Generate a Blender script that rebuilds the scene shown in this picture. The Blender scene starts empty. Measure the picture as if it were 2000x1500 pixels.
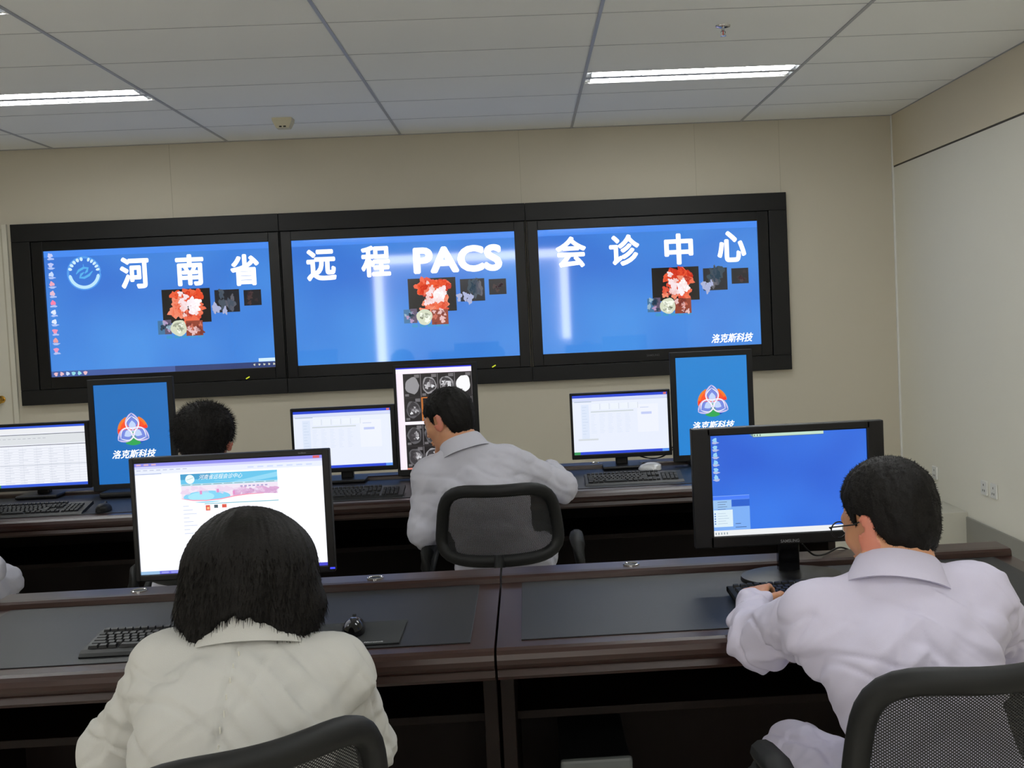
import bpy, bmesh, math, random
import numpy as np
from mathutils import Vector, Matrix, noise
random.seed(5); rng = np.random.default_rng(5)
C = bpy.context.scene.collection
SC = bpy.context.scene

# ------------------------------------------------------------------ camera
F_PX = 2201.54; YAW, PITCH, ROLL = 0.03619, -0.04781, -0.04567
CAM_Z = 1.52
fw = Vector((math.sin(YAW)*math.cos(PITCH), math.cos(YAW)*math.cos(PITCH), math.sin(PITCH)))
r0 = Vector((math.cos(YAW), -math.sin(YAW), 0)); u0 = r0.cross(fw)
rt = r0*math.cos(ROLL) + u0*math.sin(ROLL); up = -r0*math.sin(ROLL) + u0*math.cos(ROLL)
cam_d = bpy.data.cameras.new('camera'); cam = bpy.data.objects.new('camera', cam_d); C.objects.link(cam)
m = Matrix((rt, up, -fw)).transposed().to_4x4(); m.translation = (0, 0, CAM_Z); cam.matrix_world = m
cam_d.sensor_width = 36; cam_d.sensor_fit = 'HORIZONTAL'; cam_d.lens = F_PX/2000*36
cam_d.shift_x = -108.83/2000; cam_d.shift_y = -27.58/2000
cam_d.clip_start = 0.05; cam_d.clip_end = 60
SC.camera = cam

# ------------------------------------------------------------------ world, exposure
EXPO = 0.0
W = bpy.data.worlds.new('world'); SC.world = W; W.use_nodes = True
W.node_tree.nodes['Background'].inputs[0].default_value = (0.5, 0.52, 0.55, 1)
W.node_tree.nodes['Background'].inputs[1].default_value = 0.02
SC.view_settings.view_transform = 'Standard'; SC.view_settings.look = 'None'
SC.view_settings.exposure = EXPO; SC.view_settings.gamma = 1; SC.view_settings.use_curve_mapping = False
SC.cycles.use_denoising = True
SC.cycles.max_bounces = 8; SC.cycles.diffuse_bounces = 5; SC.cycles.transparent_max_bounces = 12
SC.cycles.sample_clamp_indirect = 4
TUBE_EMIT = 60.0          # brightness of the fluorescent tubes

# ------------------------------------------------------------------ colour, materials
def lin(c):
    out = []
    for v in c[:3]:
        v = v/255.0
        out.append(v/12.92 if v <= 0.04045 else ((v+0.055)/1.055)**2.4)
    return tuple(out)+(1.0,)
MATS = {}
def mat(name, rgb, rough=0.6, metal=0.0, bump=0.0, bscale=200, var=0.0, vscale=8, spec=0.5, coat=0.0, stretch=None, sss=0.0):
    if name in MATS: return MATS[name]
    M = bpy.data.materials.new(name); M.use_nodes = True; nt = M.node_tree; b = nt.nodes['Principled BSDF']
    col = lin(rgb)
    b.inputs['Base Color'].default_value = col
    b.inputs['Roughness'].default_value = rough; b.inputs['Metallic'].default_value = metal
    b.inputs['Specular IOR Level'].default_value = spec
    if coat: b.inputs['Coat Weight'].default_value = coat; b.inputs['Coat Roughness'].default_value = 0.12
    if sss:
        b.inputs['Subsurface Weight'].default_value = sss
        b.inputs['Subsurface Radius'].default_value = (0.012, 0.004, 0.002); b.inputs['Subsurface Scale'].default_value = 1.0
    tc = nt.nodes.new('ShaderNodeTexCoord'); src = tc.outputs['Object']
    if stretch:
        mp = nt.nodes.new('ShaderNodeMapping'); mp.inputs['Scale'].default_value = stretch
        nt.links.new(src, mp.inputs['Vector']); src = mp.outputs[0]
    if var:
        n = nt.nodes.new('ShaderNodeTexNoise'); n.inputs['Scale'].default_value = vscale; n.inputs['Detail'].default_value = 4
        nt.links.new(src, n.inputs['Vector'])
        mx = nt.nodes.new('ShaderNodeMix'); mx.data_type = 'RGBA'
        mx.inputs[6].default_value = tuple(c*(1-var) for c in col[:3])+(1,)
        mx.inputs[7].default_value = tuple(min(1, c*(1+var)) for c in col[:3])+(1,)
        nt.links.new(n.outputs[0], mx.inputs[0]); nt.links.new(mx.outputs[2], b.inputs['Base Color'])
    if bump:
        n2 = nt.nodes.new('ShaderNodeTexNoise'); n2.inputs['Scale'].default_value = bscale; n2.inputs['Detail'].default_value = 3
        nt.links.new(src, n2.inputs['Vector'])
        bp = nt.nodes.new('ShaderNodeBump'); bp.inputs['Strength'].default_value = bump; bp.inputs['Distance'].default_value = 0.002
        nt.links.new(n2.outputs[0], bp.inputs['Height']); nt.links.new(bp.outputs[0], b.inputs['Normal'])
    MATS[name] = M; return M
def emit(rgb, gain=1.0, rough=0.3, rgb2=None, scale=3.0, spec=0.5, refl=True):
    """a lit display colour under the screen's own surface"""
    key = ('scr', tuple(rgb), gain, rough, rgb2, spec)
    if key in MATS: return MATS[key]
    M = bpy.data.materials.new('lit_screen_colour'); M.use_nodes = True; nt = M.node_tree; b = nt.nodes['Principled BSDF']
    b.inputs['Base Color'].default_value = (0.004, 0.004, 0.005, 1); b.inputs['Roughness'].default_value = rough
    b.inputs['Specular IOR Level'].default_value = spec
    c = lin(rgb); b.inputs['Emission Color'].default_value = c
    b.inputs['Emission Strength'].default_value = gain/2**EXPO
    if rgb2:
        tc = nt.nodes.new('ShaderNodeTexCoord'); n = nt.nodes.new('ShaderNodeTexNoise')
        n.inputs['Scale'].default_value = scale; n.inputs['Detail'].default_value = 1
        nt.links.new(tc.outputs['Object'], n.inputs['Vector'])
        rp = nt.nodes.new('ShaderNodeValToRGB'); rp.color_ramp.elements[0].position = 0.35; rp.color_ramp.elements[1].position = 0.68
        rp.color_ramp.elements[0].color = c; rp.color_ramp.elements[1].color = lin(rgb2)
        nt.links.new(n.outputs[0], rp.inputs[0]); nt.links.new(rp.outputs[0], b.inputs['Emission Color'])
    MATS[key] = M; return M

m_wall = mat('wall_paint', (196, 189, 172), 0.65, bump=0.05, bscale=60, var=0.02, vscale=1.2)
m_wall_r = mat('right_wall_paint', (230, 227, 214), 0.65, bump=0.05, bscale=60, var=0.02, vscale=1.2)
m_wall_up = mat('upper_band_shaded', (214, 204, 182), 0.65, bump=0.05, bscale=60, var=0.02, vscale=1.2)  # dimmer light on the upper right wall, put into a browner colour
m_ceil = mat('ceiling_tile', (240, 240, 236), 0.9, bump=0.1, bscale=300, var=0.02, vscale=2)
m_tbar = mat('ceiling_tbar', (165, 166, 170), 0.4, var=0.03)
m_gap = mat('tile_joint', (165, 165, 165), 0.8, var=0.03)
m_joint = mat('panel_joint', (180, 174, 156), 0.8, var=0.03)
m_floor = mat('floor_tile', (232, 228, 218), 0.4, var=0.04, vscale=5)
m_skirt = mat('grey_baseboard', (140, 138, 130), 0.5, var=0.04)
m_plat = mat('platform_plaster', (196, 194, 182), 0.7, var=0.05, vscale=10)
m_wood = mat('mahogany', (40, 20, 15), 0.32, var=0.35, vscale=9, coat=0.06, spec=0.32, stretch=(1, 9, 9))
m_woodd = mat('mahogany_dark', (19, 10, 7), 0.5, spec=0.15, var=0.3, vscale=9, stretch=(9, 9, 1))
m_leather = mat('blue_grey_leather', (22, 23, 26), 0.45, bump=0.15, bscale=500, var=0.08, vscale=12, spec=0.27)
m_chrome = mat('chrome', (215, 215, 218), 0.12, metal=1.0, var=0.02)
m_blackp = mat('black_plastic', (12, 12, 13), 0.38, var=0.15, vscale=20, spec=0.28)
m_blackm = mat('matte_black_plastic', (17, 18, 19), 0.55, bump=0.1, bscale=600, var=0.1, vscale=20, spec=0.28)
m_blackg = mat('gloss_black_plastic', (9, 9, 11), 0.12, var=0.1, spec=0.28)
m_surround = mat('black_laminate', (16, 16, 16), 0.5, var=0.1, vscale=5, spec=0.28)
m_tvb = mat('tv_bezel_black', (9, 9, 10), 0.35, var=0.1, spec=0.28)
m_key = mat('key_plastic', (28, 29, 31), 0.45, var=0.1, vscale=30, spec=0.28)
m_kbd = mat('keyboard_plastic', (20, 21, 22), 0.42, var=0.1, vscale=30, spec=0.28)
m_keyl = mat('key_legend', (160, 170, 165), 0.5, var=0.05)
m_chair = mat('chair_grey_plastic', (14, 15, 15), 0.6, spec=0.3, bump=0.05, bscale=300, var=0.08)
m_seat = mat('seat_fabric', (28, 29, 30), 0.9, bump=0.4, bscale=700, var=0.1, vscale=60)
m_white = mat('white_enamel', (235, 235, 235), 0.35, var=0.01)
m_alu = mat('louver_aluminium', (225, 228, 232), 0.25, metal=0.8, var=0.02)
m_plate = mat('white_socket_plastic', (222, 222, 218), 0.4, var=0.02)
m_brass = mat('brass', (190, 150, 70), 0.25, metal=1.0, var=0.05)
m_door = mat('door_paint', (206, 202, 188), 0.5, var=0.02)
m_coatw = mat('white_coat_warm', (188, 188, 185), 0.85, bump=0.25, bscale=900, var=0.03, vscale=15)
m_coatv = mat('white_coat_cool', (196, 192, 213), 0.85, bump=0.25, bscale=900, var=0.03, vscale=15)
m_coatg = mat('white_coat_grey', (184, 184, 196), 0.85, bump=0.25, bscale=900, var=0.03, vscale=15)
m_skin = mat('skin', (196, 142, 108), 0.5, bump=0.1, bscale=500, var=0.06, vscale=25, sss=0.15)
m_skinr = mat('flushed_ear_skin', (192, 118, 98), 0.5, bump=0.1, bscale=500, var=0.06, vscale=25, sss=0.2)
m_hair = mat('black_hair', (15, 13, 12), 0.62, bump=0.5, bscale=250, var=0.3, vscale=60, spec=0.18)
m_trouser = mat('dark_trousers', (36, 38, 46), 0.9, bump=0.2, bscale=700, var=0.05)
m_shoe = mat('black_shoe_leather', (22, 20, 19), 0.3, var=0.1)
m_eye = mat('eye_white', (225, 220, 212), 0.15, var=0.02)
m_iris = mat('dark_iris', (30, 20, 14), 0.1, var=0.1)
m_lips = mat('lips', (160, 92, 82), 0.5, var=0.05)
m_grey = mat('grey_case', (88, 92, 91), 0.5, var=0.05)
m_silver = mat('silver_plastic', (190, 192, 196), 0.3, metal=0.3, var=0.03)
m_nail = mat('stitch', (206, 205, 196), 0.9, var=0.03)
def mesh_fabric():
    M = bpy.data.materials.new('chair_mesh_fabric'); M.use_nodes = True; nt = M.node_tree; b = nt.nodes['Principled BSDF']
    b.inputs['Base Color'].default_value = lin((26, 27, 29)); b.inputs['Roughness'].default_value = 0.7
    tc = nt.nodes.new('ShaderNodeTexCoord')
    facs = []
    for sgn in (1, -1):
        mp = nt.nodes.new('ShaderNodeMapping'); mp.inputs['Rotation'].default_value = (0, sgn*0.9, 0)
        wv = nt.nodes.new('ShaderNodeTexWave'); wv.inputs['Scale'].default_value = 75; wv.bands_direction = 'X'
        nt.links.new(tc.outputs['Object'], mp.inputs[0]); nt.links.new(mp.outputs[0], wv.inputs[0])
        facs.append(wv.outputs[1])
    mx = nt.nodes.new('ShaderNodeMath'); mx.operation = 'MAXIMUM'; nt.links.new(facs[0], mx.inputs[0]); 
    ml = nt.nodes.new('ShaderNodeMath'); ml.operation = 'MULTIPLY'; nt.links.new(facs[1], ml.inputs[0]); ml.inputs[1].default_value = 0.8
    nt.links.new(ml.outputs[0], mx.inputs[1])
    gt = nt.nodes.new('ShaderNodeMath'); gt.operation = 'GREATER_THAN'; gt.inputs[1].default_value = 0.38
    nt.links.new(mx.outputs[0], gt.inputs[0])
    tr = nt.nodes.new('ShaderNodeBsdfTransparent'); ms = nt.nodes.new('ShaderNodeMixShader')
    nt.links.new(gt.outputs[0], ms.inputs[0]); nt.links.new(tr.outputs[0], ms.inputs[1]); nt.links.new(b.outputs[0], ms.inputs[2])
    nt.links.new(ms.outputs[0], nt.nodes['Material Output'].inputs[0])
    return M
m_mesh = mesh_fabric()
m_tube = emit((246, 249, 248), TUBE_EMIT, 0.5)

# ------------------------------------------------------------------ mesh helpers
class MB:
    """collects shapes, built as ONE mesh object"""
    def __init__(s): s.v = []; s.f = []; s.m = []; s.mats = []
    def mi(s, mt):
        if mt not in s.mats: s.mats.append(mt)
        return s.mats.index(mt)
    def add(s, vs, fs, mt):
        o = len(s.v); s.v += [tuple(v) for v in vs]; k = s.mi(mt)
        for f in fs: s.f.append(tuple(i+o for i in f)); s.m.append(k)
    def box(s, c, d, mt, bev=0.0, rot=None, seg=2):
        bm = bmesh.new(); bmesh.ops.create_cube(bm, size=1)
        for v in bm.verts: v.co = Vector((v.co.x*d[0], v.co.y*d[1], v.co.z*d[2]))
        if bev: bmesh.ops.bevel(bm, geom=bm.edges[:], offset=min(bev, min(d)*0.49), segments=seg, affect='EDGES', profile=0.5)
        R = rot.to_matrix() if rot else Matrix.Identity(3)
        for v in bm.verts: v.co = R @ v.co + Vector(c)
        s.bm(bm, mt)
    def bm(s, bm, mt):
        bm.verts.ensure_lookup_table(); bm.verts.index_update()
        s.add([v.co[:] for v in bm.verts], [[v.index for v in f.verts] for f in bm.faces], mt); bm.free()
    def span(s, x0, x1, y0, y1, z0, z1, mt, bev=0.0):
        s.box(((x0+x1)/2, (y0+y1)/2, (z0+z1)/2), (abs(x1-x0), abs(y1-y0), abs(z1-z0)), mt, bev)
    def ring_loft(s, rings, mt, closed_u=True, cap=True, closed_v=False):
        n = len(rings[0]); vs = [p for r in rings for p in r]; fs = []
        R = len(rings)
        for i in range(R if closed_v else R-1):
            j = (i+1) % R
            for k in range(n if closed_u else n-1):
                l = (k+1) % n
                fs.append((i*n+k, i*n+l, j*n+l, j*n+k))
        if cap and not closed_v and closed_u:
            fs.append(tuple(range(n-1, -1, -1))); fs.append(tuple((R-1)*n+k for k in range(n)))
        s.add(vs, fs, mt)
    def tube(s, path, r, mt, n=10, closed=False, flat=None, updir=Vector((0, 0, 1))):
        P = [Vector(p) for p in path]; N = len(P); rings = []
        rs = r if isinstance(r, (list, tuple)) else [r]*N
        for i, p in enumerate(P):
            a = P[(i-1) % N] if (closed or i > 0) else P[i]; b = P[(i+1) % N] if (closed or i < N-1) else P[i]
            t = (b-a).normalized(); q = updir
            if abs(t.dot(q)) > 0.97: q = Vector((1, 0, 0)) if abs(t.x) < 0.9 else Vector((0, 1, 0))
            e1 = t.cross(q).normalized(); e2 = e1.cross(t)
            w1, w2 = (1, 1) if not flat else flat
            rings.append([(p + e1*math.cos(2*math.pi*k/n)*rs[i]*w1 + e2*math.sin(2*math.pi*k/n)*rs[i]*w2)[:] for k in range(n)])
        s.ring_loft(rings, mt, closed_v=closed)
    def lathe(s, prof, mt, c=(0, 0, 0), n=32, sx=1, sy=1):
        rings = [[(c[0]+r*math.cos(2*math.pi*k/n)*sx, c[1]+r*math.sin(2*math.pi*k/n)*sy, c[2]+z) for k in range(n)] for r, z in prof]
        s.ring_loft(rings, mt)
    def ball(s, c, r, mt, n=20):
        r = (r, r, r) if isinstance(r, (int, float)) else r
        rings = []
        for i in range(1, n//2):
            a = math.pi*i/(n//2)
            rings.append([(c[0]+r[0]*math.sin(a)*math.cos(2*math.pi*k/n), c[1]+r[1]*math.sin(a)*math.sin(2*math.pi*k/n), c[2]-r[2]*math.cos(a)) for k in range(n)])
        s.ring_loft(rings, mt)
    def build(s, name, parent=None, smooth=False, loc=None, rot=None):
        me = bpy.data.meshes.new(name); me.from_pydata(s.v, [], s.f); me.update()
        for mt in s.mats: me.materials.append(mt)
        me.polygons.foreach_set('material_index', s.m)
        if smooth: me.polygons.foreach_set('use_smooth', [True]*len(me.polygons))
        if smooth == 'auto':
            me.set_sharp_from_angle(angle=math.radians(38))
        o = bpy.data.objects.new(name, me); C.objects.link(o)
        bm = bmesh.new(); bm.from_mesh(me); bmesh.ops.recalc_face_normals(bm, faces=bm.faces[:]); bm.to_mesh(me); bm.free()
        if parent: o.parent = parent
        if loc: o.location = loc
        if rot: o.rotation_euler = rot
        return o
def thing(name, label, cat, loc=(0, 0, 0), rotz=0.0, group=None):
    o = bpy.data.objects.new(name, None); C.objects.link(o); o.empty_display_size = 0.05
    o.location = loc; o.rotation_euler = (0, 0, rotz); tag(o, label, cat, group); return o
def tag(o, label, cat, group=None, kind=None):
    if label: o['label'] = label
    if cat: o['category'] = cat
    if group: o['group'] = group
    if kind: o['kind'] = kind
    return o
def struct(mb, name, label=None):
    o = mb.build(name); o['kind'] = 'structure'
    if label: o['label'] = label
    return o
def copy_tree(o, parent=None):
    c = o.copy(); C.objects.link(c); c.parent = parent
    for ch in [x for x in bpy.data.objects if x.parent == o]: copy_tree(ch, c)
    return c
def text_mesh(body, size=1.0, offset=0.0, wide=1.0, space=1.0):
    """2D glyph outlines as (verts, faces) centred on the origin, in x (right) and y (up)"""
    cu = bpy.data.curves.new('glyphs', 'FONT'); cu.body = body; cu.size = size; cu.offset = offset
    cu.space_character = space; cu.resolution_u = 4
    o = bpy.data.objects.new('glyphs', cu); C.objects.link(o)
    me = o.evaluated_get(bpy.context.evaluated_depsgraph_get()).to_mesh()
    vs = [Vector(v.co) for v in me.vertices]; fs = [tuple(p.vertices) for p in me.polygons]
    bpy.data.objects.remove(o); bpy.data.curves.remove(cu)
    if not vs: return [], []
    x0 = min(v.x for v in vs); x1 = max(v.x for v in vs); y0 = min(v.y for v in vs); y1 = max(v.y for v in vs)
    return [((v.x-(x0+x1)/2)*wide, v.y-(y0+y1)/2) for v in vs], fs, (x1-x0)*wide, (y1-y0)

# ------------------------------------------------------------------ room shell
XR, YB, CE = 2.678, 8.008, 2.8416
XL, YF = -4.75, -2.6
X0 = -2.006
b = MB(); b.span(XL-0.1, XR+0.1, YF-0.1, YB+0.1, -0.1, 0, m_floor); struct(b, 'floor')
b = MB(); b.span(XL-0.1, XR+0.1, YB, YB+0.1, 0, CE+0.15, m_wall)
for x in (1.863, 1.261, 0.018, -2.414): b.span(x-0.002, x+0.002, YB-0.0015, YB, 2.323, CE, m_joint)
struct(b, 'wall_back')
b = MB(); b.span(XR, XR+0.1, YF, YB, 0, 2.47, m_wall_r); b.span(XR-0.004, XR+0.1, YF, YB, 2.482, CE+0.15, m_wall_up); struct(b, 'wall_right')
b = MB(); b.span(XR+0.003, XR+0.05, YF, YB, 2.469, 2.483, mat('groove_shadow_strip', (70, 66, 58), 0.6, var=0.05)); struct(b, 'trim_1')  # dark strip whose colour paints in the shadow line of the groove
b = MB(); b.span(XL-0.1, XL, YF, YB, 0, CE+0.15, m_wall); struct(b, 'wall_left')
NX0, NX1, NZ = -2.45, 0.76, 2.64
b = MB(); b.span(XL-0.1, NX0, YF-0.4, YF, 0, CE+0.15, m_wall); b.span(NX1, XR+0.1, YF-0.4, YF, 0, CE+0.15, m_wall); b.span(NX0, NX1, YF-0.4, YF, NZ, CE+0.15, m_wall); b.span(NX0, NX1, YF-0.4, YF-0.3, 0, NZ, m_white)
struct(b, 'wall_front')
t = thing('cove_light', 'glowing light strips edging the niche in the wall behind the camera, mirrored in the screens', 'cove light', ((NX0+NX1)/2, YF-0.22, 0))
for pts in ([(-1.535, 0, 0.02), (-1.535, 0, 2.50)], [(-1.53, 0, 2.57), (1.53, 0, 2.57)], [(1.535, 0, 1.15), (1.535, 0, 2.50)]):
    b = MB(); b.tube(pts, 0.065, emit((250, 246, 240), 14, 0.5), n=14); b.build('light_strip', t)
b = MB(); b.span(XR-0.012, XR, YB-0.012, YB, 0.2, CE, m_plate); struct(b, 'trim_2')
b = MB(); b.span(XR-0.014, XR, YF, 6.815, 0, 0.17, m_skirt, 0.003); struct(b, 'baseboard_right')
b = MB(); b.span(XL, XR, 6.815, YB, 0, 0.2, m_plat, 0.004); o = struct(b, 'trim_3')
# ceiling: tiles, wide runners along the room, thin cross joints, openings for the light fittings
FIX = []
cols = [X0+1.2*i for i in range(-3, 5)]; rows = [YB-0.6*k for k in range(0, 19)]
for i, cx in enumerate(cols[:-1]):
    for k in range(len(rows)-1):
        if (round((cx-X0)/1.2)+1) % 3 == 0 and k % 3 == 2: FIX.append((cx, rows[k+1]))
b = MB()
for i in range(len(cols)-1):
    for k in range(len(rows)-1):
        xa, xb = max(cols[i], XL), min(cols[i+1], XR); ya, yb = max(rows[k+1], YF), rows[k]
        if xb <= xa or yb <= ya: continue
        if (cols[i], rows[k+1]) in FIX: ya = ya+0.3
        b.span(xa, xb, ya, yb, CE, CE+0.02, m_ceil)
b.span(XL, XR, YF, YB, CE+0.14, CE+0.15, m_gap)
for x in cols[1:-1]: b.span(x-0.008, x+0.008, YF, YB, CE-0.005, CE+0.001, m_tbar)
for y in rows[1:-1]: b.span(XL, XR, y-0.0025, y+0.0025, CE-0.0012, CE+0.001, m_gap)
b.span(XL, XR, YB-0.018, YB, CE-0.004, CE, m_gap); b.span(XR-0.012, XR, YF, YB, CE-0.004, CE, m_gap)
struct(b, 'ceiling')
# door at the left end of the back wall
b = MB(); b.span(-4.5, -3.595, YB-0.012, YB+0.02, 0.2, 2.3, m_door, 0.003); d1 = struct(b, 'door_1')
b = MB(); b.span(-3.60, -3.588, YB-0.0135, YB, 0.2, 2.3, m_joint); b.span(-3.588, -3.555, YB-0.022, YB, 0.2, 2.33, m_door, 0.002); b.build('door_frame', d1)
b = MB(); b.lathe([(0.001, 0), (0.026, 0), (0.026, 0.008), (0.012, 0.012), (0.011, 0.03), (0.026, 0.04), (0.03, 0.052), (0.022, 0.064), (0.001, 0.066)], m_brass)
k = b.build('door_knob', d1, smooth='auto', loc=(-3.668, YB-0.012, 1.118), rot=(math.pi/2, 0, 0)); k['label'] = 'round brass door knob'
# sockets on the right wall
def socket(y, z, label):
    t = thing('wall_socket', label, 'wall socket', (XR-0.0005, y, z), 0, 'white sockets low on the right wall')
    b = MB(); b.box((-0.006, 0, 0), (0.012, 0.086, 0.086), m_plate, 0.004); b.build('cover_plate', t)
    for dy, dz in ((0, 0.018), (-0.012, -0.016), (0.012, -0.016)):
        b = MB(); b.box((-0.0125, dy, dz), (0.002, 0.005, 0.012), m_blackp); b.build('socket_slot', t)
socket(6.536, 0.392, 'white wall socket on right wall, farther one of the close pair')
socket(6.40, 0.392, 'white wall socket on right wall, nearer one of the close pair')
socket(7.344, 0.37, 'single white wall socket near the back corner of the right wall')

# light fittings
def fixture(x, y, label, group='twin tube ceiling lights'):
    t = thing('ceiling_light', label, 'ceiling light', (x+0.6, y+0.15, CE), 0, group)
    b = MB(); W2, D2 = 0.592, 0.147
    b.span(-W2, W2, -D2, D2, 0.08, 0.085, m_white)
    b.span(-W2, W2, -D2, -D2+0.004, -0.002, 0.085, m_white); b.span(-W2, W2, D2-0.004, D2, -0.002, 0.085, m_white)
    b.span(-W2, -W2+0.004, -D2, D2, -0.002, 0.085, m_white); b.span(W2-0.004, W2, -D2, D2, -0.002, 0.085, m_white)
    b.build('housing', t)
    b = MB(); b.box((0, 0, 0.018), (1.18, 0.050, 0.042), m_tbar, 0.002)
    for s in (-1, 1):
        prof = [(s*0.072+0.058*math.cos(math.pi*q/10), 0.004+0.045*math.sin(math.pi*q/10)) for q in range(11)]
        b.ring_loft([[(-0.585, p, z) for p, z in prof], [(0.585, p, z) for p, z in prof]], m_alu, closed_u=False, cap=False)
    b.build('reflector', t)
    for s in (-1, 1):
        b = MB()
        b.tube([(-0.56, s*0.078, 0.011), (0.56, s*0.078, 0.011)], 0.013, m_tube, n=14); b.build('fluorescent_tube', t, smooth='auto')
    b = MB()
    for s in (-1, 1):
        for q in range(21):
            b.box((-0.56+q*0.056, s*0.072, 0.008), (0.002, 0.112, 0.022), m_alu)
    b.build('louver', t)
    return t
for (x, y) in FIX:
    if x < XL or y < YF or x+1.2 > XR+0.3: continue
    if abs(y-6.208) < 0.1: lab = 'twin tube ceiling light on the right, above the third wall screen' if x > 0 else 'twin tube ceiling light cut by the left photo edge, near back wall'
    elif abs(y-4.408) < 0.1 and x < 0: lab = 'twin tube ceiling light whose end just shows at the top left corner'
    else: lab = 'twin tube ceiling light outside the photo, %s side, %s' % ('right' if x > 0 else 'left', {4.4: 'between the desk rows', 2.6: 'over the front desks', 0.8: 'over the camera', -1.0: 'behind the camera'}.get(round(y, 1), 'at the rear'))
    fixture(x, y, lab)
# smoke detector box and sprinkler
t = thing('ceiling_sensor', 'small beige sensor box on ceiling in front of the back wall', 'sensor', (-1.459, 7.234, CE))
b = MB(); b.ring_loft([[(sx*w, sy*d, z) for sx, sy in ((-1, -1), (1, -1), (1, 1), (-1, 1))] for w, d, z in ((0.062, 0.05, -0.0005), (0.06, 0.048, -0.02), (0.04, 0.034, -0.062))], mat('beige_plastic', (205, 198, 172), 0.5, var=0.03)); b.build('sensor_body', t)
b = MB(); b.box((-0.012, -0.038, -0.054), (0.016, 0.006, 0.008), m_blackp); b.box((0.014, -0.038, -0.054), (0.016, 0.006, 0.008), m_blackp); b.build('sensor_window', t)
t = thing('fire_sprinkler', 'small metal fire sprinkler hanging from the ceiling above the right light', 'sprinkler', (0.991, 5.309, CE))
b = MB(); b.lathe([(0.001, 0), (0.036, -0.001), (0.034, -0.006), (0.012, -0.012), (0.001, -0.012)], m_chrome); b.build('escutcheon', t, smooth='auto')
b = MB(); b.tube([(0, 0, -0.01), (0, 0, -0.024)], 0.008, m_chrome)
for s in (-1, 1): b.tube([(0, 0, -0.02), (s*0.011, 0, -0.03), (s*0.004, 0, -0.046)], 0.0022, m_chrome, n=6)
b.lathe([(0.001, -0.046), (0.014, -0.047), (0.014, -0.049), (0.001, -0.05)], m_chrome); b.build('sprinkler_frame', t, smooth='auto')
b = MB(); b.tube([(0, 0, -0.024), (0, 0, -0.044)], 0.0025, mat('red_glass_bulb', (190, 50, 35), 0.1, var=0.05), n=8); b.build('glass_bulb', t, smooth=True)

# ------------------------------------------------------------------ display content painter
class Scr:
    """one screen mesh in the local plane y=0 facing -Y; u right 0..1, v down 0..1; layers step towards the viewer"""
    def __init__(s, w, h, bg, rough=0.3, z0=0.0, spec=0.5, step=0.0004):
        s.w, s.h, s.b, s.rough, s.spec, s.step = w, h, MB(), rough, spec, step; s.rect(0, 0, 1, 1, bg, 0)
    def M(s, c):
        if not isinstance(c, tuple): return c
        return emit(c[:3], c[3] if len(c) > 3 else 1.0, s.rough, spec=s.spec)
    def P(s, u, v, k): return ((u-0.5)*s.w, -k*s.step, (0.5-v)*s.h)
    def rect(s, u0, v0, u1, v1, c, k=1): s.b.add([s.P(u0, v1, k), s.P(u1, v1, k), s.P(u1, v0, k), s.P(u0, v0, k)], [(0, 1, 2, 3)], s.M(c))
    def poly(s, pts, c, k=1): s.b.add([s.P(u, v, k) for u, v in pts], [tuple(range(len(pts)))], s.M(c))
    def ell(s, u, v, ru, rv, c, k=1, n=28, a0=0, a1=2*math.pi, rot=0.0):
        """radii in metres"""
        cu, cv = (u-0.5)*s.w, (0.5-v)*s.h; pts = []
        for i in range(n):
            a = a0+(a1-a0)*i/n; x = ru*math.cos(a); z = rv*math.sin(a)
            pts.append((cu+x*math.cos(rot)-z*math.sin(rot), -k*s.step, cv+x*math.sin(rot)+z*math.cos(rot)))
        s.b.add(pts, [tuple(range(n))], s.M(c))
    def stroke(s, pts, wd, c, k=2, closed=False):
        """ribbon along points in metres about the screen centre"""
        N = len(pts); L = []; 
        for i in range(N):
            a = Vector(pts[(i-1) % N] if (closed or i > 0) else pts[i]); e = Vector(pts[(i+1) % N] if (closed or i < N-1) else pts[i])
            t = (e-a); t = t.normalized() if t.length > 1e-9 else Vector((1, 0)); n = Vector((-t.y, t.x))*wd*0.5
            if not closed and i in (0, N-1): n = n*0.35
            p = Vector(pts[i]); L.append((p+n, p-n))
        vs = [(q.x, -k*s.step, q.y) for pr in L for q in pr]
        fs = [(2*i, 2*i+1, (2*((i+1) % N))+1, 2*((i+1) % N)) for i in range(N if closed else N-1)]
        s.b.add(vs, fs, s.M(c))
    def text(s, body, u, v, hgt, c, k=3, offset=0.0, wide=1.0, shear=0.0, width=None):
        """centred at u,v; hgt in metres"""
        r = text_mesh(body, 1.0, 0.0, wide)
        if not r[0]: return
        vs, fs, tw, th = r; sc = hgt/th; sx = sc if width is None else width/tw
        cu, cv = (u-0.5)*s.w, (0.5-v)*s.h
        bold = offset*sc
        sh = [(0, 0)] if not bold else [(0, 0)]+[(bold*math.cos(q*math.pi/5), bold*math.sin(q*math.pi/5)) for q in range(10)]
        for q, (dx, dz) in enumerate(sh):
            s.b.add([(cu+x*sx+y*sc*shear+dx, -(k+q*0.02)*s.step, cv+y*sc+dz) for x, y in vs], fs, s.M(c))
    def blob(s, u, v, r, c, k=2, irr=0.3, n=18, sx=1, sy=1):
        cu, cv = (u-0.5)*s.w, (0.5-v)*s.h; ph = random.random()*9
        pts = []
        for i in range(n):
            a = 2*math.pi*i/n; q = r*(1+irr*(math.sin(3*a+ph)*0.5+math.sin(5*a+ph*2)*0.35+random.uniform(-.3, .3)))
            pts.append((cu+q*sx*math.cos(a), -k*s.step, cv+q*sy*math.sin(a)))
        s.b.add(pts, [tuple(range(n))], s.M(c))
    def build(s, parent, name='screen', **kw): return s.b.build(name, parent, **kw)

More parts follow.
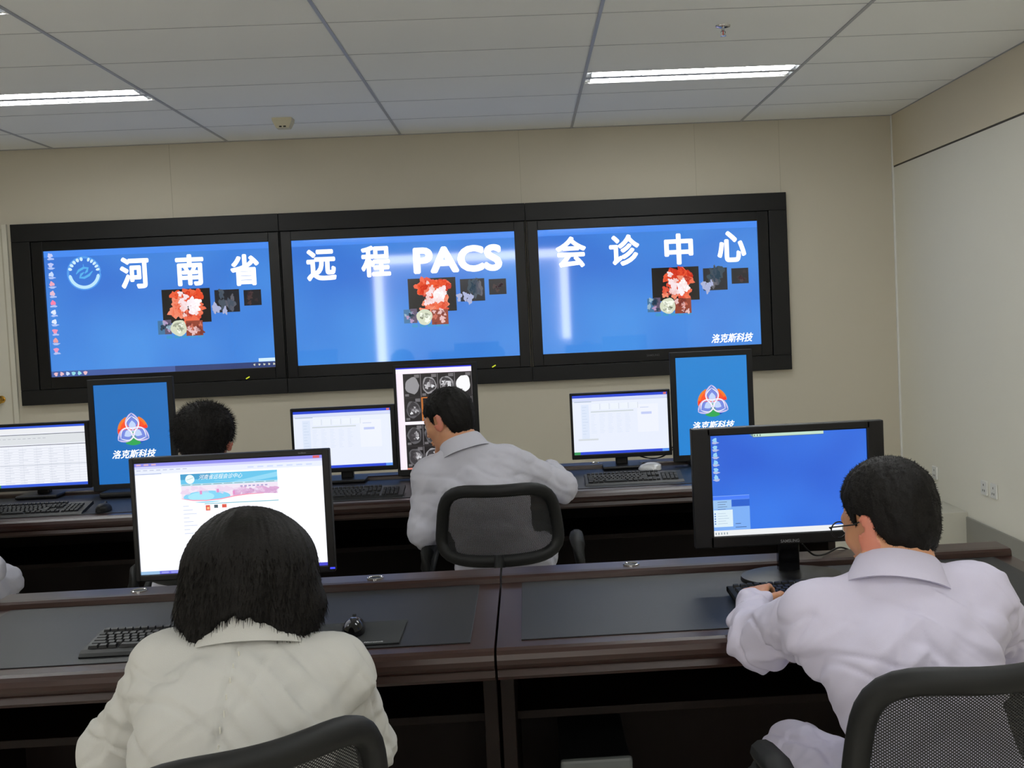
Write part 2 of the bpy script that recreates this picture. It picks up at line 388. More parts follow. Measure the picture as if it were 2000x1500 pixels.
# ------------------------------------------------------------------ wall display
SZ0, SZ1 = 1.257, 2.131
SCRX = [(-3.306, -1.757), (-1.6005, -0.0442), (0.1205, 1.6758)]
t = thing('display_surround', 'long matte black surround panel framing the three big wall screens', 'panel frame', ((-3.514+1.887)/2, YB-0.002, 1.068))
ox, oz = (-3.514+1.887)/2, 1.068
def sp(x0, x1, z0, z1, y0, name, parent=t, bev=0.003, mt=m_surround):
    b = MB(); b.span(x0-ox, x1-ox, y0, 0, z0-oz, z1-oz, mt, bev); return b.build(name, parent)
sp(-3.514, -1.68, 2.20, 2.3232, -0.055, 'top_panel'); sp(-1.678, 0.037, 2.20, 2.3232, -0.055, 'top_panel'); sp(0.039, 1.887, 2.20, 2.3232, -0.055, 'top_panel')
sp(-3.514, -1.68, 1.068, 1.172, -0.055, 'bottom_panel'); sp(-1.678, 0.037, 1.068, 1.172, -0.055, 'bottom_panel'); sp(0.039, 1.887, 1.068, 1.172, -0.055, 'bottom_panel')
sp(-3.514, -3.388, 1.1725, 2.1995, -0.055, 'side_panel'); sp(1.758, 1.887, 1.1725, 2.1995, -0.055, 'side_panel')
sp(-1.6815, -1.6765, 1.1725, 2.1995, -0.045, 'mullion'); sp(0.0355, 0.0405, 1.1725, 2.1995, -0.045, 'mullion')
BLUE = (62, 128, 222); WHT = (255, 255, 255, 1.25)
def wall_picture(s):
    # cluster of medical images floating on the blue desktop
    s.rect(0.51, 0.345, 0.725, 0.615, (22, 20, 22), 2)
    for _ in range(16): s.blob(random.uniform(.565, .68), random.uniform(.385, .44), random.uniform(.022, .05), random.choice([(226, 74, 44), (236, 96, 60), (198, 50, 34)]), 3, 0.5)
    for _ in range(22): s.blob(random.uniform(.56, .68), random.uniform(.44, .60), random.uniform(.015, .04), random.choice([(236, 110, 78), (222, 80, 56), (176, 44, 34), (240, 140, 110)]), 4, 0.5)
    for _ in range(10): s.blob(random.uniform(.59, .62), random.uniform(.38, .56), random.uniform(.012, .022), random.choice([(240, 200, 196), (246, 226, 230)]), 5, 0.5)
    for _ in range(9): s.blob(random.uniform(.635, .668), random.uniform(.44, .55), random.uniform(.014, .032), random.choice([(250, 240, 245), (246, 220, 220), (255, 255, 255)]), 5, 0.5)
    s.rect(0.485, 0.59, 0.54, 0.70, (66, 116, 160), 3); s.rect(0.515, 0.585, 0.545, 0.70, (96, 84, 110), 4)
    for _ in range(8): s.blob(random.uniform(.49, .535), random.uniform(.60, .69), random.uniform(.008, .018), random.choice([(150, 180, 200), (180, 150, 190), (40, 60, 80)]), 5, 0.5)
    s.rect(0.61, 0.60, 0.685, 0.72, (146, 66, 48), 5)
    for _ in range(12): s.blob(random.uniform(.615, .68), random.uniform(.61, .71), random.uniform(.008, .02), random.choice([(200, 110, 90), (120, 50, 44), (230, 190, 190)]), 6, 0.6)
    s.blob(0.578, 0.655, 0.056, (214, 220, 196), 7, 0.08, 24)
    for _ in range(8): s.blob(random.uniform(.56, .60), random.uniform(.62, .69), random.uniform(.008, .018), random.choice([(246, 250, 236), (120, 124, 100), (160, 166, 146)]), 8, 0.5)
    for q in range(5): s.rect(.52+q*.035, .71, .545+q*.035, .735, (64, 150, 205), 2)
    s.rect(0.745, 0.365, 0.855, 0.545, (34, 36, 44), 2); s.rect(0.875, 0.375, 0.953, 0.50, (34, 34, 40), 2)
    for _ in range(8): s.blob(random.uniform(.77, .83), random.uniform(.385, .49), random.uniform(.012, .03), random.choice([(72, 84, 98), (96, 96, 106), (52, 70, 84)]), 3, 0.5, sy=1.6)
    for _ in range(5): s.blob(random.uniform(.895, .935), random.uniform(.40, .48), random.uniform(.01, .02), random.choice([(70, 52, 54), (52, 42, 48)]), 3, 0.5)
    for _ in range(4): s.blob(random.uniform(.735, .79), random.uniform(.485, .54), random.uniform(.012, .02), (170, 178, 214), 4, 0.5, sy=1.7)
def gradient(s, k=1):
    """the wallpaper: brighter rim above, a deeper diagonal band, as it is displayed"""
    return
def tv(i, label, chars, extra):
    x0, x1 = SCRX[i]; cx = (x0+x1)/2
    w, h = x1-x0, SZ1-SZ0
    t = thing('wall_display', label, 'large screen', (cx, YB, 1.175), 0, 'three wall screens in the black surround')
    ol = -0.072 if i else -0.078; orr = 0.072 if i < 2 else 0.078
    b = MB(); zc = (SZ0+SZ1)/2-1.175; yf = -0.05
    X_0, X_1, Z_0, Z_1 = -w/2+ol, w/2+orr, 0.0, 2.197-1.175
    b.span(X_0, X_1, -0.03, -0.001, Z_0, Z_1, m_tvb)
    b.span(X_0, -w/2, yf, -0.03, Z_0, Z_1, m_tvb, 0.003); b.span(w/2, X_1, yf, -0.03, Z_0, Z_1, m_tvb, 0.003)
    b.span(-w/2, w/2, yf, -0.03, Z_0, SZ0-1.175, m_tvb, 0.003); b.span(-w/2, w/2, yf, -0.03, SZ1-1.175, Z_1, m_tvb, 0.003)
    b.build('bezel', t)
    s = Scr(w, h, emit((56, 118, 214), 1.0, 0.04, (74, 146, 230), 1.4, spec=0.6), rough=0.04, spec=0.6, step=0.0006)
    s.rect(0, 0, 1, 0.05, (72, 140, 240), 1)
    wall_picture(s)
    for body, u, v, hh, ww in chars: s.text(body, u, v, hh, WHT, 6, offset=0.034 if body != 'PACS' else 0.05, width=ww)
    extra(s)
    s.build(t, loc=(0, -0.034, zc))
    return t
def ex0(s):
    # round hospital emblem
    cx, cy, R = (0.173-0.5)*s.w, (0.5-0.185)*s.h, 0.098
    cir = lambda r, a0, a1, n=26: [(cx+r*math.cos(a0+(a1-a0)*i/n), cy+r*math.sin(a0+(a1-a0)*i/n)) for i in range(n+1)]
    s.stroke(cir(R*1.12, 0, 2*math.pi, 48), 0.016, (84, 158, 238), 1)
    s.stroke(cir(R, math.pi*1.03, math.pi*1.97), 0.022, (190, 232, 255), 2)
    for q in range(5): a = math.radians(168-q*16); s.stroke(cir(R, a, a-math.radians(12), 4), 0.026, (206, 238, 255), 3)
    for q in range(5): a = math.radians(74-q*14); s.stroke(cir(R, a, a-math.radians(10), 4), 0.026, (206, 238, 255), 3)
    s.stroke([(cx+x*R, cy+z*R) for x, z in ((-.55, -.05), (-.35, .2), (0, .38), (.28, .34), (.2, .12), (.05, -.02))], 0.016, (88, 178, 238), 3)
    s.stroke([(cx+x*R, cy+z*R) for x, z in ((.6, .12), (.35, -.15), (0, -.33), (-.3, -.3), (-.2, -.08), (.0, .06))], 0.016, (88, 178, 238), 3)
    s.stroke([(cx, cy+R*.4), (cx-R*.02, cy+R*.62)], 0.02, (80, 160, 235), 3)
    # desktop icons down the left edge
    for q in range(13):
        v = 0.035+q*0.075 if q < 11 else 0.0
        if q >= 11: continue
        c = [(196, 206, 250), (188, 200, 250), (200, 220, 255), (236, 170, 190), (230, 190, 210), (255, 130, 170), (225, 235, 255), (225, 235, 255), (240, 150, 180), (235, 160, 160), (235, 150, 190)][q]
        s.blob(0.028, v, 0.016, c, 2, 0.3, sx=1.1); s.blob(0.030, v+0.027, 0.014, (176, 196, 246), 2, 0.3, sx=1.7, sy=0.55)
    s.rect(0, 0.955, 1, 1, (66, 92, 160), 2); s.rect(0.55, 0.955, 1, 1, (50, 66, 118), 3)
    for q in range(6): s.blob(0.02+q*0.026, 0.977, 0.013, random.choice([(200, 220, 250), (236, 190, 200), (150, 220, 230)]), 4, 0.3)
    s.rect(0.925, 0.925, 1.0, 0.952, (214, 240, 255), 4)
    for q in range(5): s.blob(0.905+q*0.022, 0.975, 0.007, (210, 210, 190), 4, 0.4)
def ex1(s):
    pass
def ex2(s):
    s.text('洛克斯科技', 0.868, 0.938, 0.062, WHT, 4, offset=0.02, shear=0.25, width=0.29)
CH = 0.205
LY = -0.012
tvs = [tv(0, 'leftmost wall screen with round emblem, desktop icons and white Chinese heading', [('河', .397, .200, CH, .185), ('南', .642, .197, CH, .18), ('省', .887, .215, CH, .185)], ex0),
       tv(1, 'middle wall screen whose white heading ends in PACS', [('远', .128, .203, CH, .19), ('程', .372, .192, CH, .19), ('PACS', .74, .203, 0.165, .60)], ex1),
       tv(2, 'rightmost wall screen with small white company line at lower right', [('会', .147, .187, CH, .20), ('诊', .390, .190, CH, .20), ('中', .638, .200, CH, .19), ('心', .880, .198, CH, .19)], ex2)]
for q, x in enumerate((-1.952, -0.231)):
    b = MB(); b.box((0, 0, 0), (0.03, 0.004, 0.008), emit((205, 215, 40), 1.0, 0.4), 0.002, rot=Matrix.Rotation(-0.5, 3, 'Y').to_euler())
    o = b.build('power_light', tvs[q], loc=(x-(SCRX[q][0]+SCRX[q][1])/2, -0.0525, 1.19-1.175)); o['label'] = 'small yellow-green power light'
b = MB(); r = text_mesh('SAMSUNG', 1.0, 0.01); b.add([(x*0.02, 0, y*0.02) for x, y in r[0]], r[1], mat('dim_logo_grey', (70, 70, 74), 0.4, var=0.05)); b.build('logo', tvs[2], loc=(0.0, -0.051, 0.04))

# ------------------------------------------------------------------ desks
def desk(label, x0, x1, yf, yb, group, ledge_y, grommets, shelf=True, zt=0.75):
    w = x1-x0; cx = (x0+x1)/2; D = yb-yf
    t = thing('office_desk', label, 'desk', (cx, yf, 0), 0, group)
    g = 0.002; hw = w/2-g
    # moulded top: profile swept along x
    prof = [(0.012, zt-0.075), (0.004, zt-0.066), (0.012, zt-0.052), (0.004, zt-0.046), (-0.004, zt-0.036), (-0.006, zt-0.024), (-0.002, zt-0.012), (0.006, zt-0.004), (0.018, zt), (D-0.012, zt), (D, zt-0.012), (D, zt-0.06), (D-0.02, zt-0.075)]
    b = MB(); b.ring_loft([[(-hw, y, z) for y, z in prof], [(hw, y, z) for y, z in prof]], m_wood); b.build('tabletop', t)
    b = MB(); ly = ledge_y-yf
    b.box((0, (0.068+ly-0.012)/2, zt+0.0012), (w-0.12, ly-0.012-0.068, 0.0028), m_leather, 0.0012); o = b.build('desk_inlay', t); o['label'] = 'dark blue-grey leather inlay'
    b = MB(); lp = [(ly, zt+0.0002), (ly+0.002, zt+0.014), (ly+0.01, zt+0.020), (ly+0.03, zt+0.021), (D-0.012, zt+0.021), (D-0.003, zt+0.017), (D, zt+0.006), (D, zt+0.0002)]
    b.ring_loft([[(-hw, y, z) for y, z in lp], [(hw, y, z) for y, z in lp]], m_wood); ld = b.build('ledge', t)
    for gx in grommets:
        b = MB(); b.lathe([(0.0245, 0), (0.0245, 0.003), (0.021, 0.004), (0.018, 0.002), (0.018, 0.0005), (0.001, 0.0005)], m_chrome, n=24)
        b.add([(0.017*math.cos(a)*1.0, 0.017*math.sin(a), 0.0012) for a in [math.pi*2*q/20 for q in range(20)]], [tuple(range(20))], m_blackp)
        o = b.build('cable_grommet', t, smooth='auto', loc=(gx-cx, ly+0.062, zt+0.021)); o['label'] = 'round chrome cable grommet'
    for s in (-1, 1):
        b = MB(); b.box((s*(hw-0.018), D/2+0.04, (zt-0.075)/2), (0.034, D-0.14, zt-0.077), m_woodd, 0.002); b.build('side_panel', t)
    b = MB(); b.box((0, D-0.05, (zt-0.075)/2+0.03), (2*(hw-0.034), 0.018, zt-0.14), m_woodd); b.build('modesty_panel', t)
    if shelf:
        b = MB(); b.box((0, (0.30+D-0.06)/2, 0.486), (2*(hw-0.034), D-0.36, 0.022), m_woodd, 0.002); b.build('shelf', t)
    return t
FY, FB = 2.60, 3.385
desk('dark mahogany desk nearest camera on the left, holding the web page monitor', -1.565, -0.106, FY, FB, 'front row desks', 3.262, (-1.167, -0.477))
desk('dark mahogany desk nearest camera on the right, holding the round based monitor', -0.104, 1.412, FY, FB, 'front row desks', 3.262, (0.283,))
BYF, BYB = 4.90, 5.72
for i, (xa, xb, lab, gr) in enumerate(((-3.02, -1.572, 'back row desk at the left edge carrying the table list monitor', ()), (-1.570, -0.112, 'back row desk in the middle carrying the scan image monitor', ()), (-0.110, 1.36, 'back row desk on the right carrying a white screen and a portrait screen', (0.32,)))):
    desk(lab, xa, xb, BYF, BYB, 'back row desks', 5.60, gr)

# ------------------------------------------------------------------ monitors
def monitor(label, loc, w, h, bez, zc, painter, base='box', rotz=0.0, logo=None, name='computer_monitor', tilt=0.0, bot=None, group=None, mt=m_blackp, rough=0.3, led=None, sw=None, sh=None, bg=(255, 255, 255), basey=0.0, neckw=0.06):
    """w,h = outer size; bez=(left,right,top,bottom); zc = centre height over the desk"""
    t = thing(name, label, 'monitor', loc, rotz, group)
    bl, br, btp, bb = bez; th = 0.05
    b = MB()
    b.span(-w/2, w/2, 0.004, 0.022, -h/2, h/2, mt, 0.003)
    b.span(-w/2, -w/2+bl, -0.008, 0.006, -h/2, h/2, mt, 0.003); b.span(w/2-br, w/2, -0.008, 0.006, -h/2, h/2, mt, 0.003)
    b.span(-w/2+bl*0.8, w/2-br*0.8, -0.008, 0.006, h/2-btp, h/2, mt, 0.003); b.span(-w/2+bl*0.8, w/2-br*0.8, -0.008, 0.006, -h/2, -h/2+bb, mt, 0.003)
    b.box((0, 0.034, 0), (w*0.72, 0.03, h*0.66), mt, 0.012)
    b.build('housing', t, loc=(0, 0, zc), rot=(tilt, 0, 0))
    s = Scr(w-bl-br, h-btp-bb, bg, rough=rough, spec=0.4); painter(s)
    s.build(t, loc=((bl-br)/2, 0.0, zc+(bb-btp)/2), rot=(tilt, 0, 0))
    zb = zc-h/2
    if base == 'round':
        b = MB(); b.box((0, 0.045, (zb+0.01)/2+0.03), (neckw, 0.035, max(zb+0.09, 0.06)), m_blackg, 0.006); b.build('stand_neck', t)
        b = MB(); b.lathe([(0.001, 0), (0.999, 0), (1.0, 0.004), (0.985, 0.010), (0.8, 0.014), (0.35, 0.018), (0.001, 0.019)], mt, sx=0.142, sy=0.118, n=48)
        b.build('stand_base', t, smooth='auto', loc=(0, 0.03+basey, 0.0))
    elif base == 'box':
        b = MB(); b.box((0, 0.055, (zb+0.16)/2+0.004), (neckw, 0.04, zb+0.14), mt, 0.006); b.build('stand_neck', t)
        b = MB(); b.box((0, 0.03+basey, 0.009), (0.20, 0.17, 0.018), mt, 0.007); b.build('stand_base', t)
    elif base == 'slab':
        b = MB(); b.box((0, 0.07, 0.18), (0.09, 0.04, 0.34), mt, 0.01); b.build('stand_neck', t)
        b = MB(); b.box((0, -0.01+basey, 0.014), (0.26, 0.27, 0.028), mt, 0.01); b.build('stand_base', t)
    if logo:
        bd, hh, lx, lz, lc = logo; r = text_mesh(bd, 1.0, 0.012); sc = hh/r[3]
        b = MB(); b.add([(x*sc, 0, y*sc) for x, y in r[0]], r[1], lc); b.build('logo', t, loc=(lx, -0.0086, zc+lz))
    if led:
        b = MB(); b.box((0, 0, 0), (0.014, 0.002, 0.005), emit(led[2], 1.2, 0.4), 0.0008); b.build('power_light', t, loc=(led[0], -0.009, zc+led[1]))
    return t
m_logo = mat('logo_grey', (120, 122, 126), 0.35, var=0.05)
def p_web(s):
    s.rect(0, 0, 1, 1, (246, 248, 255, 1.08), 1)
    s.rect(0, 0, 1, 0.030, (140, 138, 236), 2); s.rect(0, 0.030, 1, 0.052, (206, 208, 250), 2); s.rect(0, 0.052, 1, 0.10, (232, 238, 253), 2)
    s.rect(0.95, 0.004, 0.985, 0.026, (214, 90, 100), 3)
    for q in range(3): s.rect(0.01+q*.04, 0.008, 0.035+q*.04, 0.022, (220, 180, 200), 3)
    for q in range(8): s.rect(0.01+q*.035, 0.062, 0.032+q*.035, 0.068, (180, 186, 214), 3)
    for q in range(7): s.rect(0.60+q*.052, 0.072, 0.632+q*.052, 0.084, (206, 218, 250), 3)
    s.rect(0, 0.095, 0.14, 0.102, (170, 186, 226), 3)
    # banner
    s.rect(0.24, 0.115, 0.755, 0.205, (96, 196, 236), 2); s.rect(0.24, 0.115, 0.40, 0.165, (58, 156, 204), 3); s.poly([(0.50, 0.205), (0.755, 0.13), (0.755, 0.175), (0.62, 0.205)], (140, 214, 244), 3)
    s.rect(0.24, 0.205, 0.755, 0.222, (190, 226, 238), 2)
    for q in range(9): s.rect(0.245+q*.056, 0.211, 0.29+q*.056, 0.216, (96, 150, 168), 3)
    s.ell(0.290, 0.162, 0.0125, 0.0125, (236, 250, 252), 4); s.stroke([((0.290-0.5)*s.w-0.010, (0.5-0.162)*s.h-0.002), ((0.290-0.5)*s.w+0.010, (0.5-0.162)*s.h+0.004)], 0.0022, (80, 160, 160), 5)
    s.text('河南省远程会诊中心', 0.455, 0.147, 0.0135, (248, 254, 255), 5, shear=0.35, width=0.118)
    s.rect(0.42, 0.185, 0.62, 0.189, (150, 216, 240), 4)
    s.rect(0.24, 0.222, 0.755, 0.35, (240, 228, 244), 2)
    for _ in range(26): u = random.uniform(.52, .75); s.blob(u, random.uniform(.27, .325), random.uniform(.003, .010), random.choice([(218, 170, 212), (228, 196, 226), (206, 160, 204), (236, 214, 238)]), 3, .5, sx=1.6)
    for _ in range(10): s.blob(random.uniform(.25, .5), random.uniform(.24, .28), random.uniform(.003, .008), (236, 214, 238), 3, .5, sx=1.8)
    s.ell(0.375, 0.325, 0.064, 0.0165, (128, 212, 246), 3); s.ell(0.345, 0.322, 0.036, 0.012, (164, 232, 250), 4)
    s.poly([(0.24, 0.334), (0.30, 0.352), (0.37, 0.358), (0.45, 0.350), (0.52, 0.330), (0.60, 0.318), (0.68, 0.318), (0.755, 0.326), (0.755, 0.36), (0.24, 0.37)], (250, 251, 255, 1.08), 5)
    pts = [(0.24, 0.334), (0.30, 0.352), (0.37, 0.358), (0.45, 0.350), (0.52, 0.330), (0.60, 0.318), (0.68, 0.318)]
    s.stroke([((u-.5)*s.w, (.5-v)*s.h) for u, v in pts], 0.0028, (246, 150, 176), 6)
    for u, v in ((.345, .285), (.435, .275), (.52, .30)): s.rect(u-.006, v-.016, u+.006, v+.016, (226, 140, 200), 6)
    for q in range(7): s.rect(.555+q*.022, .238, .568+q*.022, .250, (170, 160, 206), 4)
    s.rect(0.36, 0.385, 0.755, 0.392, (120, 190, 206), 2); s.rect(0.365, 0.402, 0.388, 0.45, (224, 86, 66), 2); s.rect(0.372, 0.418, 0.384, 0.44, (250, 190, 130), 3); s.rect(0.41, 0.402, 0.43, 0.43, (60, 84, 96), 2); s.rect(0.452, 0.40, 0.476, 0.43, (220, 80, 60), 2)
    for q in range(8): s.rect(0.245, 0.40+q*.035, 0.275+0.02*(q % 3), 0.405+q*.035, (196, 204, 230), 2)
    s.rect(0, 0.972, 1, 1, (110, 110, 226), 2); s.rect(0, 0.972, 0.10, 1, (150, 190, 226), 3)
    for q in range(5): s.rect(0.11+q*.05, 0.978, 0.148+q*.05, 0.994, (150, 156, 236), 3)
    s.rect(0.90, 0.972, 1, 1, (70, 70, 206), 3)
def p_desktop(s):
    for q in range(10): pass
    s.rect(0.275, 0.0, 0.725, 0.030, (196, 226, 206), 2); s.poly([(0.25, 0.006), (0.275, 0.0), (0.275, 0.03)], (120, 150, 140), 3); s.rect(0.27, 0.030, 0.73, 0.034, (90, 110, 100), 3)
    for q in range(3): s.rect(0.28+q*.018, 0.006, 0.286+q*.018, 0.024, (90, 110, 100), 3)
    for q in range(6): s.blob(0.028, 0.045+q*0.074, 0.006, (150, 208, 245), 2, .3, sy=1.1); s.blob(0.03, 0.071+q*0.074, 0.006, (176, 186, 226), 2, .3, sx=1.5, sy=.6)
    # open start menu
    s.rect(0.0, 0.600, 0.235, 0.945, (126, 176, 246), 2); s.rect(0.0, 0.600, 0.235, 0.64, (74, 128, 250), 3); s.rect(0.12, 0.642, 0.235, 0.712, (46, 98, 206), 3)
    s.rect(0.003, 0.645, 0.117, 0.73, (156, 196, 240), 3); s.rect(0.003, 0.74, 0.125, 0.91, (222, 240, 250), 4); s.rect(0.0, 0.60, 0.235, 0.604, (140, 180, 250), 5)
    for q in range(4): s.rect(0.03, 0.66+q*.024, 0.09-0.01*(q % 2), 0.664+q*.024, (60, 80, 120), 5)
    for q in range(5): s.rect(0.03, 0.775+q*.025, 0.08+0.01*(q % 3), 0.778+q*.025, (150, 176, 206), 5); s.ell(0.012, 0.777+q*.025, 0.002, 0.002, (70, 120, 200), 5)
    s.rect(0.14, 0.88, 0.175, 0.886, (60, 90, 150), 5); s.rect(0.14, 0.915, 0.21, 0.921, (60, 90, 150), 5)
    s.rect(0.0, 0.945, 1, 1, (238, 240, 242), 5)
    for q in range(5): s.rect(0.01+q*.018, 0.965, 0.016+q*.018, 0.985, (120, 140, 150), 6)
def p_list(s):
    s.rect(0, 0, 1, 0.035, (54, 92, 220), 2); s.rect(0, 0.035, 1, 0.12, (236, 238, 242), 2); s.rect(0, 0.135, 1, 0.145, (86, 92, 104), 3)
    s.rect(0, 0.145, 1, 0.30, (222, 226, 230), 2); s.rect(0, 0.315, 1, 0.325, (80, 84, 96), 3)
    for q in range(12): s.rect(0.02+q*.05, 0.20, 0.05+q*.05, 0.208, (176, 180, 190), 3)
    for q in range(14): s.rect(0, 0.37+q*.042, 1, 0.374+q*.042, (206, 210, 220), 2)
    for q in range(7): s.rect(0.08+q*.14, 0.33, 0.083+q*.14, 0.94, (220, 224, 234), 2)
    s.rect(0, 0.64, 1, 0.648, (184, 190, 202), 3)
    for q in range(14):
        for z in range(6): s.rect(0.02+z*.15, 0.385+q*.042, 0.02+z*.15+random.uniform(.04, .10), 0.391+q*.042, (196, 202, 216), 3)
    s.rect(0, 0.955, 1, 1, (58, 96, 222), 2); s.rect(0, 0.955, 0.12, 1, (60, 150, 90), 3)
def p_app(s, seed=0):
    s.rect(0, 0, 1, 0.045, (44, 72, 210), 2); s.rect(0, 0.045, 1, 0.10, (214, 222, 250), 2); s.rect(0.96, 0.006, 0.99, 0.038, (220, 110, 100), 3); s.rect(0.02, 0.105, 0.2, 0.12, (186, 200, 220), 3)
    s.rect(0, 0.10, 1, 0.104, (180, 188, 200), 3)
    s.rect(0.09, 0.16, 0.17, 0.74, (222, 232, 250), 2); s.rect(0.68, 0.19, 0.90, 0.66, (240, 244, 255), 2)
    for q in range(5): s.rect(0.20+q*.10, 0.15, 0.28+q*.10, 0.25, (238, 244, 252), 2); s.rect(0.285+q*.10, 0.15, 0.289+q*.10, 0.25, (206, 214, 216), 3)
    s.rect(0.19, 0.275, 0.64, 0.295, (206, 214, 218), 3)
    for q in range(12):
        for z in range(5): s.rect(0.19+z*.09, 0.33+q*.028, 0.20+z*.09+random.uniform(.02, .05), 0.334+q*.028, (208, 220, 238), 3)
    for q in range(10): s.rect(0.10, 0.2+q*.05, 0.13+random.uniform(0, .03), 0.205+q*.05, (190, 206, 232), 3)
    s.rect(0.72, 0.32, 0.83, 0.36, (196, 206, 246), 3); s.rect(0.71, 0.24, 0.80, 0.25, (200, 208, 236), 3)
    s.rect(0.05, 0.735, 0.26, 0.765, (214, 220, 226), 3)
    s.rect(0, 0.955, 1, 1, (46, 74, 212), 2); s.rect(0, 0.955, 0.065, 1, (60, 150, 90), 3); s.rect(0.93, 0.955, 1, 1, (90, 150, 240), 3)
def p_logo(s):
    w, h = s.w, s.h; cx, cz = 0.0, 0.03*h; R = 0.074
    P = lambda u, v: ((u-.5)*w, (.5-v)*h)
    n = 30
    def arcpoly(a0, a1, r, c, k): s.b.add([(cx, -k*s.step, cz)]+[(cx+r*math.cos(a0+(a1-a0)*i/n), -k*s.step, cz+r*math.sin(a0+(a1-a0)*i/n)) for i in range(n+1)], [tuple(range(n+2))], s.M(c))
    rd = math.radians
    for j, (rr, cc) in enumerate((((1.0, (236, 130, 52))), ((0.93, (250, 120, 40))), ((0.82, (252, 84, 44))))):
        arcpoly(rd(12), rd(66+j*2), R*rr, cc, 1+j); arcpoly(rd(114-j*2), rd(192), R*rr, cc, 1+j)
    arcpoly(rd(8), rd(22), R*0.97, (252, 60, 40), 4); arcpoly(rd(172), rd(200), R*0.97, (252, 60, 40), 4)
    arcpoly(rd(238), rd(300), R*0.98, (52, 168, 86), 2); arcpoly(rd(300), rd(335), R*0.98, (38, 76, 190), 2)
    # three pointed petals drawn as white outlines
    for q, a in enumerate((rd(92), rd(212), rd(332))):
        for rr, wd, col, k in ((1.16, 0.0075, (206, 196, 240), 6), (0.95, 0.004, (250, 250, 255), 7)):
            tip = Vector((math.cos(a), math.sin(a)))*R*rr; pr = Vector((-math.sin(a), math.cos(a)))
            for sg in (-1, 1):
                pts = []
                for i in range(13):
                    tt = i/12; p = tip*(1-tt)+(-tip*0.22)*tt + pr*sg*R*0.42*math.sin(math.pi*tt**0.9)
                    pts.append((cx+p.x, cz+p.y))
                s.stroke(pts, wd, col, k)
        pts = []; tip = Vector((math.cos(a), math.sin(a)))*R*1.08; pr = Vector((-math.sin(a), math.cos(a)))
        L = [(tip*(1-i/10)+pr*R*0.36*math.sin(math.pi*i/10)) for i in range(11)]+[(tip*(1-i/10)-pr*R*0.36*math.sin(math.pi*i/10)) for i in range(9, 0, -1)]
        s.b.add([(cx+p.x, -5*s.step, cz+p.y) for p in L], [tuple(range(len(L)))], s.M((120, 140, 226)))
        L2 = [p*0.62 for p in L]; s.b.add([(cx+p.x, -5.5*s.step, cz+p.y) for p in L2], [tuple(range(len(L2)))], s.M((196, 216, 252)))
    s.text('洛克斯科技', 0.5, 0.705, 0.040, WHT, 5, offset=0.02, shear=0.3, width=0.205)
def p_scan(s):
    s.rect(0, 0, 1, 0.012, (40, 50, 226), 2); s.rect(0, 0.012, 1, 0.05, (252, 244, 255), 2); s.rect(0, 0.05, 0.09, 1, (252, 240, 250), 2)
    for q in range(60): s.rect(0.0, 0.06+q*.0155, 0.012, 0.066+q*.0155, (206, 190, 224), 3)
    for band, (v0, v1) in enumerate(((0.06, 0.53), (0.56, 0.985))):
        s.rect(0.09, v0, 1, v1, (48, 44, 46), 2)
        rowsn = 2
        for rr in range(rowsn):
            for cc in range(4):
                u0 = 0.10+cc*0.226; vv0 = v0+0.006+rr*(v1-v0)/2; vv1 = vv0+(v1-v0)/2-0.012; uc, vc = u0+0.108, (vv0+vv1)/2
                s.rect(u0, vv0, u0+0.216, vv1, (34, 31, 32), 3)
                g = random.choice([(120, 118, 122), (150, 148, 152), (96, 94, 98)])
                if rr == 0 and band == 0 and cc == 3: g = (250, 250, 252)
                s.blob(uc, vc, 0.036, g, 4, 0.12, 24, sx=.95, sy=1.15)
                if not (rr == 0 and band == 0 and cc in (0, 3)):
                    s.blob(uc, vc, 0.030, (60, 57, 60), 5, 0.14, 20, sx=.95, sy=1.15)
                    for _ in range(9): s.blob(uc+random.uniform(-.05, .05), vc+random.uniform(-.035, .035), random.uniform(.004, .012), random.choice([(190, 188, 192), (230, 230, 234), (130, 126, 130), (84, 80, 84)]), 6, .5)
                for q in range(4): s.rect(u0+0.14, vv0+0.006+q*.008, u0+0.205, vv0+0.010+q*.008, (150, 146, 150), 6)
                s.rect(u0+0.216, vv0, u0+0.226, vv1, (112, 108, 112), 4)
                for q in range(3): s.rect(u0+0.01, vv1-0.03+q*.008, u0+0.06, vv1-0.026+q*.008, (150, 146, 150), 6)
    s.rect(0.318, 0.30, 0.34, 0.525, (190, 110, 44), 7); s.rect(0.318, 0.295, 0.55, 0.305, (200, 116, 50), 7)
    s.rect(0.09, 0.53, 1, 0.56, (253, 246, 255), 7); s.rect(0.09, 0.985, 1, 1, (220, 130, 110), 7)
FLZ = 0.7535
monitor('wide black monitor showing a white web page on the left front desk', (-0.828, 3.12, FLZ), 0.545, 0.342, (0.013, 0.020, 0.016, 0.018), 1.014-FLZ+0.0, p_web, base='box', bg=(246, 248, 255), logo=('SyncMaster', 0.0045, 0.20, 0.163, m_logo), led=(0.266, -0.160, (60, 70, 255)), group='front row monitors', basey=0.02)
monitor('wide black monitor with blue desktop and round foot on the right front desk', (0.717, 3.11, FLZ), 0.541, 0.336, (0.054, 0.048, 0.022, 0.032), 1.022-FLZ, p_desktop, base='round', bg=emit((44, 98, 214), 1.0, 0.3, (58, 122, 234), 4, spec=0.4), logo=('SAMSUNG', 0.0085, -0.005, -0.158, m_logo), group='front row monitors', basey=-0.015)
BLZ = 0.7535
monitor('black monitor with plain white application window, right of the empty desk gap', (0.452, 5.55, BLZ), 0.497, 0.328, (0.012, 0.014, 0.012, 0.022), 0.972-BLZ, p_app, bg=(234, 240, 254), group='back row landscape monitors')
